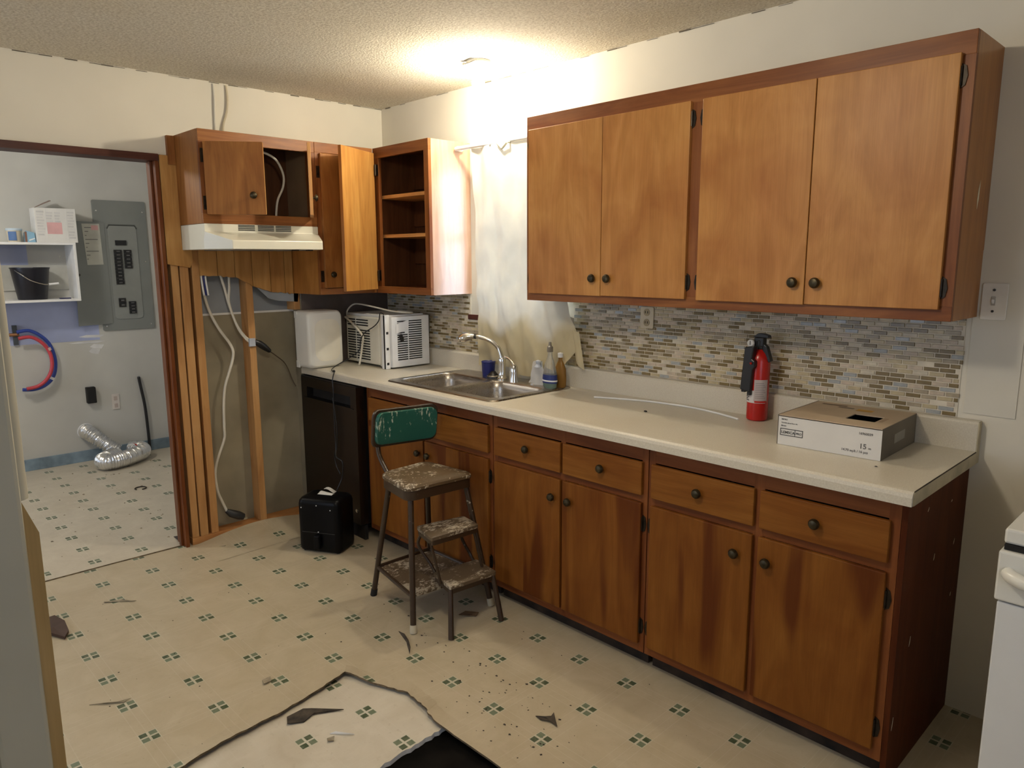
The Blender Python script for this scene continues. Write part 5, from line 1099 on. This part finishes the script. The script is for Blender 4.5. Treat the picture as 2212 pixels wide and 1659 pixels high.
# ------------------------------------------------------------------ scraps on the floor
SCR = plain('torn_vinyl_scrap_back', (.05, .038, .026), .8, var=.3, vscale=30); SCRL = plain('grey_tan_scrap', (.30, .25, .17), .8, var=.2, vscale=30)
def scrap(name, label, pts, m, h=.003, z=.0005, bend=.006):
    c_ = sum((Vector(p) for p in pts), Vector((0, 0)))/len(pts); n_ = len(pts); mb = MB()
    lo_ = [(p[0], p[1], z+bend*abs(math.sin(i*1.7))) for i, p in enumerate(pts)]
    mb.add(lo_+[(a, b, c+h) for a, b, c in lo_]+[(c_.x, c_.y, z+h), (c_.x, c_.y, z)], [(i, (i+1) % n_, (i+1) % n_+n_, i+n_) for i in range(n_)]+[(i+n_, (i+1) % n_+n_, 2*n_) for i in range(n_)]+[((i+1) % n_, i, 2*n_+1) for i in range(n_)])
    return tag(obj(name, mb, m), label, 'scrap')
scrap('vinyl_scrap', 'dark torn vinyl scrap at the lip of the floor hole', [(1.748, -1.66), (1.790, -1.68), (1.815, -1.632), (1.80, -1.585), (1.85, -1.50), (1.77, -1.578), (1.750, -1.60)], SCR, z=-.0135)
scrap('leaf_scrap', 'dry dark curled scrap between the hole and the right base cabinets', [(2.352, -1.062), (2.380, -1.050), (2.392, -1.025), (2.388, -1.010), (2.42, -1.035), (2.445, -1.055), (2.41, -1.052), (2.380, -1.068)], SCR)
scrap('twig_scrap', 'thin curved dark peel on the floor in front of the step stool', [(1.555, -1.06), (1.60, -1.062), (1.645, -1.075), (1.70, -1.105), (1.735, -1.135), (1.70, -1.112), (1.648, -1.083), (1.60, -1.07)], SCR)
scrap('dark_board_scrap', 'dark brown board scrap behind the near wall end', [(.42, -2.18), (.56, -2.12), (.655, -2.075), (.610, -2.05), (.50, -2.04), (.42, -2.06)], plain('brown_board', (.06, .032, .022), .7), h=.012)
scrap('brown_leaf', 'crumpled brown leaf under the lower step of the stool', [(1.62, -.79), (1.65, -.785), (1.685, -.745), (1.675, -.722), (1.645, -.735), (1.625, -.755)], plain('brown_leaf_paper', (.13, .075, .035), .8), bend=.008)
scrap('grey_chip', 'small grey chip on the vinyl left of the hole', [(1.50, -1.63), (1.535, -1.64), (1.53, -1.61), (1.505, -1.60)], SCRL)
scrap('twig', 'forked dark twig near the near wall end on the vinyl', [(1.22, -2.13), (1.26, -2.085), (1.29, -2.04), (1.288, -2.015), (1.282, -2.045), (1.255, -2.088)], SCRL, h=.002)
scrap('dark_triangle', 'small dark triangular chip by the bottom wall plate', [(.075, -1.235), (.11, -1.20), (.125, -1.165), (.15, -1.20), (.13, -1.225)], SCRL)
scrap('hair_twig', 'bent thin twig on the vinyl near the laundry seam', [(.40, -1.86), (.44, -1.80), (.49, -1.76), (.50, -1.755), (.45, -1.80), (.41, -1.865)], SCRL, h=.002)
scrap('white_sliver', 'pale folded sliver on the older vinyl inside the hole', [(1.93, -1.60), (1.985, -1.555), (1.99, -1.545), (1.94, -1.585)], PAPER, z=-.0135)
scrap('tan_chip', 'round tan chip on the older vinyl inside the hole', [(1.945, -1.62), (1.965, -1.628), (1.972, -1.61), (1.958, -1.60)], SCRL, z=-.0135)
scrap('seam_scrap', 'dark rug strip at the foot of the door jamb', [(-.20, -1.345), (-.08, -1.352), (-.05, -1.345), (-.05, -1.32), (-.18, -1.31)], plain('dark_grey_strip', (.06, .05, .045), .8))
ring = tag(obj('dark_ring', MB().tube([(-1.27+.035*math.cos(a*.4), -1.185+.035*math.sin(a*.4), .004) for a in range(14)], .004, 6), SCR), 'dark curved band lying on the laundry floor', 'ring')
mb = MB()
def crumb(x, y, r, z=0):
    if any((Vector((x, y))-p.xy).length < .03 for p in ft_+[Vector((1.759, -.945, 0)), Vector((1.786, -.690, 0))]): return
    a0 = random.uniform(0, 6); pts = [(x+r*random.uniform(.5, 1.2)*math.cos(a0+k*1.57), y+r*random.uniform(.4, 1.0)*math.sin(a0+k*1.57)) for k in range(4)]
    mb.add([(*p, z+.0005) for p in pts]+[(x, y, z+r*.5)], [(0, 1, 4), (1, 2, 4), (2, 3, 4), (3, 0, 4)])
for k in range(46):
    t = random.random(); crumb(1.35+t*1.15+random.gauss(0, .05), -1.00-.10*t+random.gauss(0, .06), random.uniform(.002, .007))
for k in range(40): crumb(random.uniform(2.1, 2.6), random.uniform(-1.28, -.92), random.uniform(.002, .007))
for k in range(60): crumb(random.uniform(.1, 3.2), random.uniform(-2.1, -.62), random.uniform(.0015, .005))
mb.v = [v if not (v[0] > 1.62 and v[1] < -1.27) else (v[0]-.9, v[1], v[2]) for v in mb.v]
o = obj('floor_crumbs', mb, SCR); o['kind'] = 'stuff'; o['label'] = 'dark crumbs scattered on the kitchen vinyl'; o['category'] = 'debris'
mb = MB()
for k in range(90): crumb(random.uniform(-2.2, -.2), random.gauss(-1.25, .35) if k % 2 else random.uniform(-2.0, -.7), random.uniform(.003, .012))
o = obj('laundry_crumbs', mb, SCRL); o['kind'] = 'stuff'; o['label'] = 'grey litter scattered on the laundry floor'; o['category'] = 'debris'
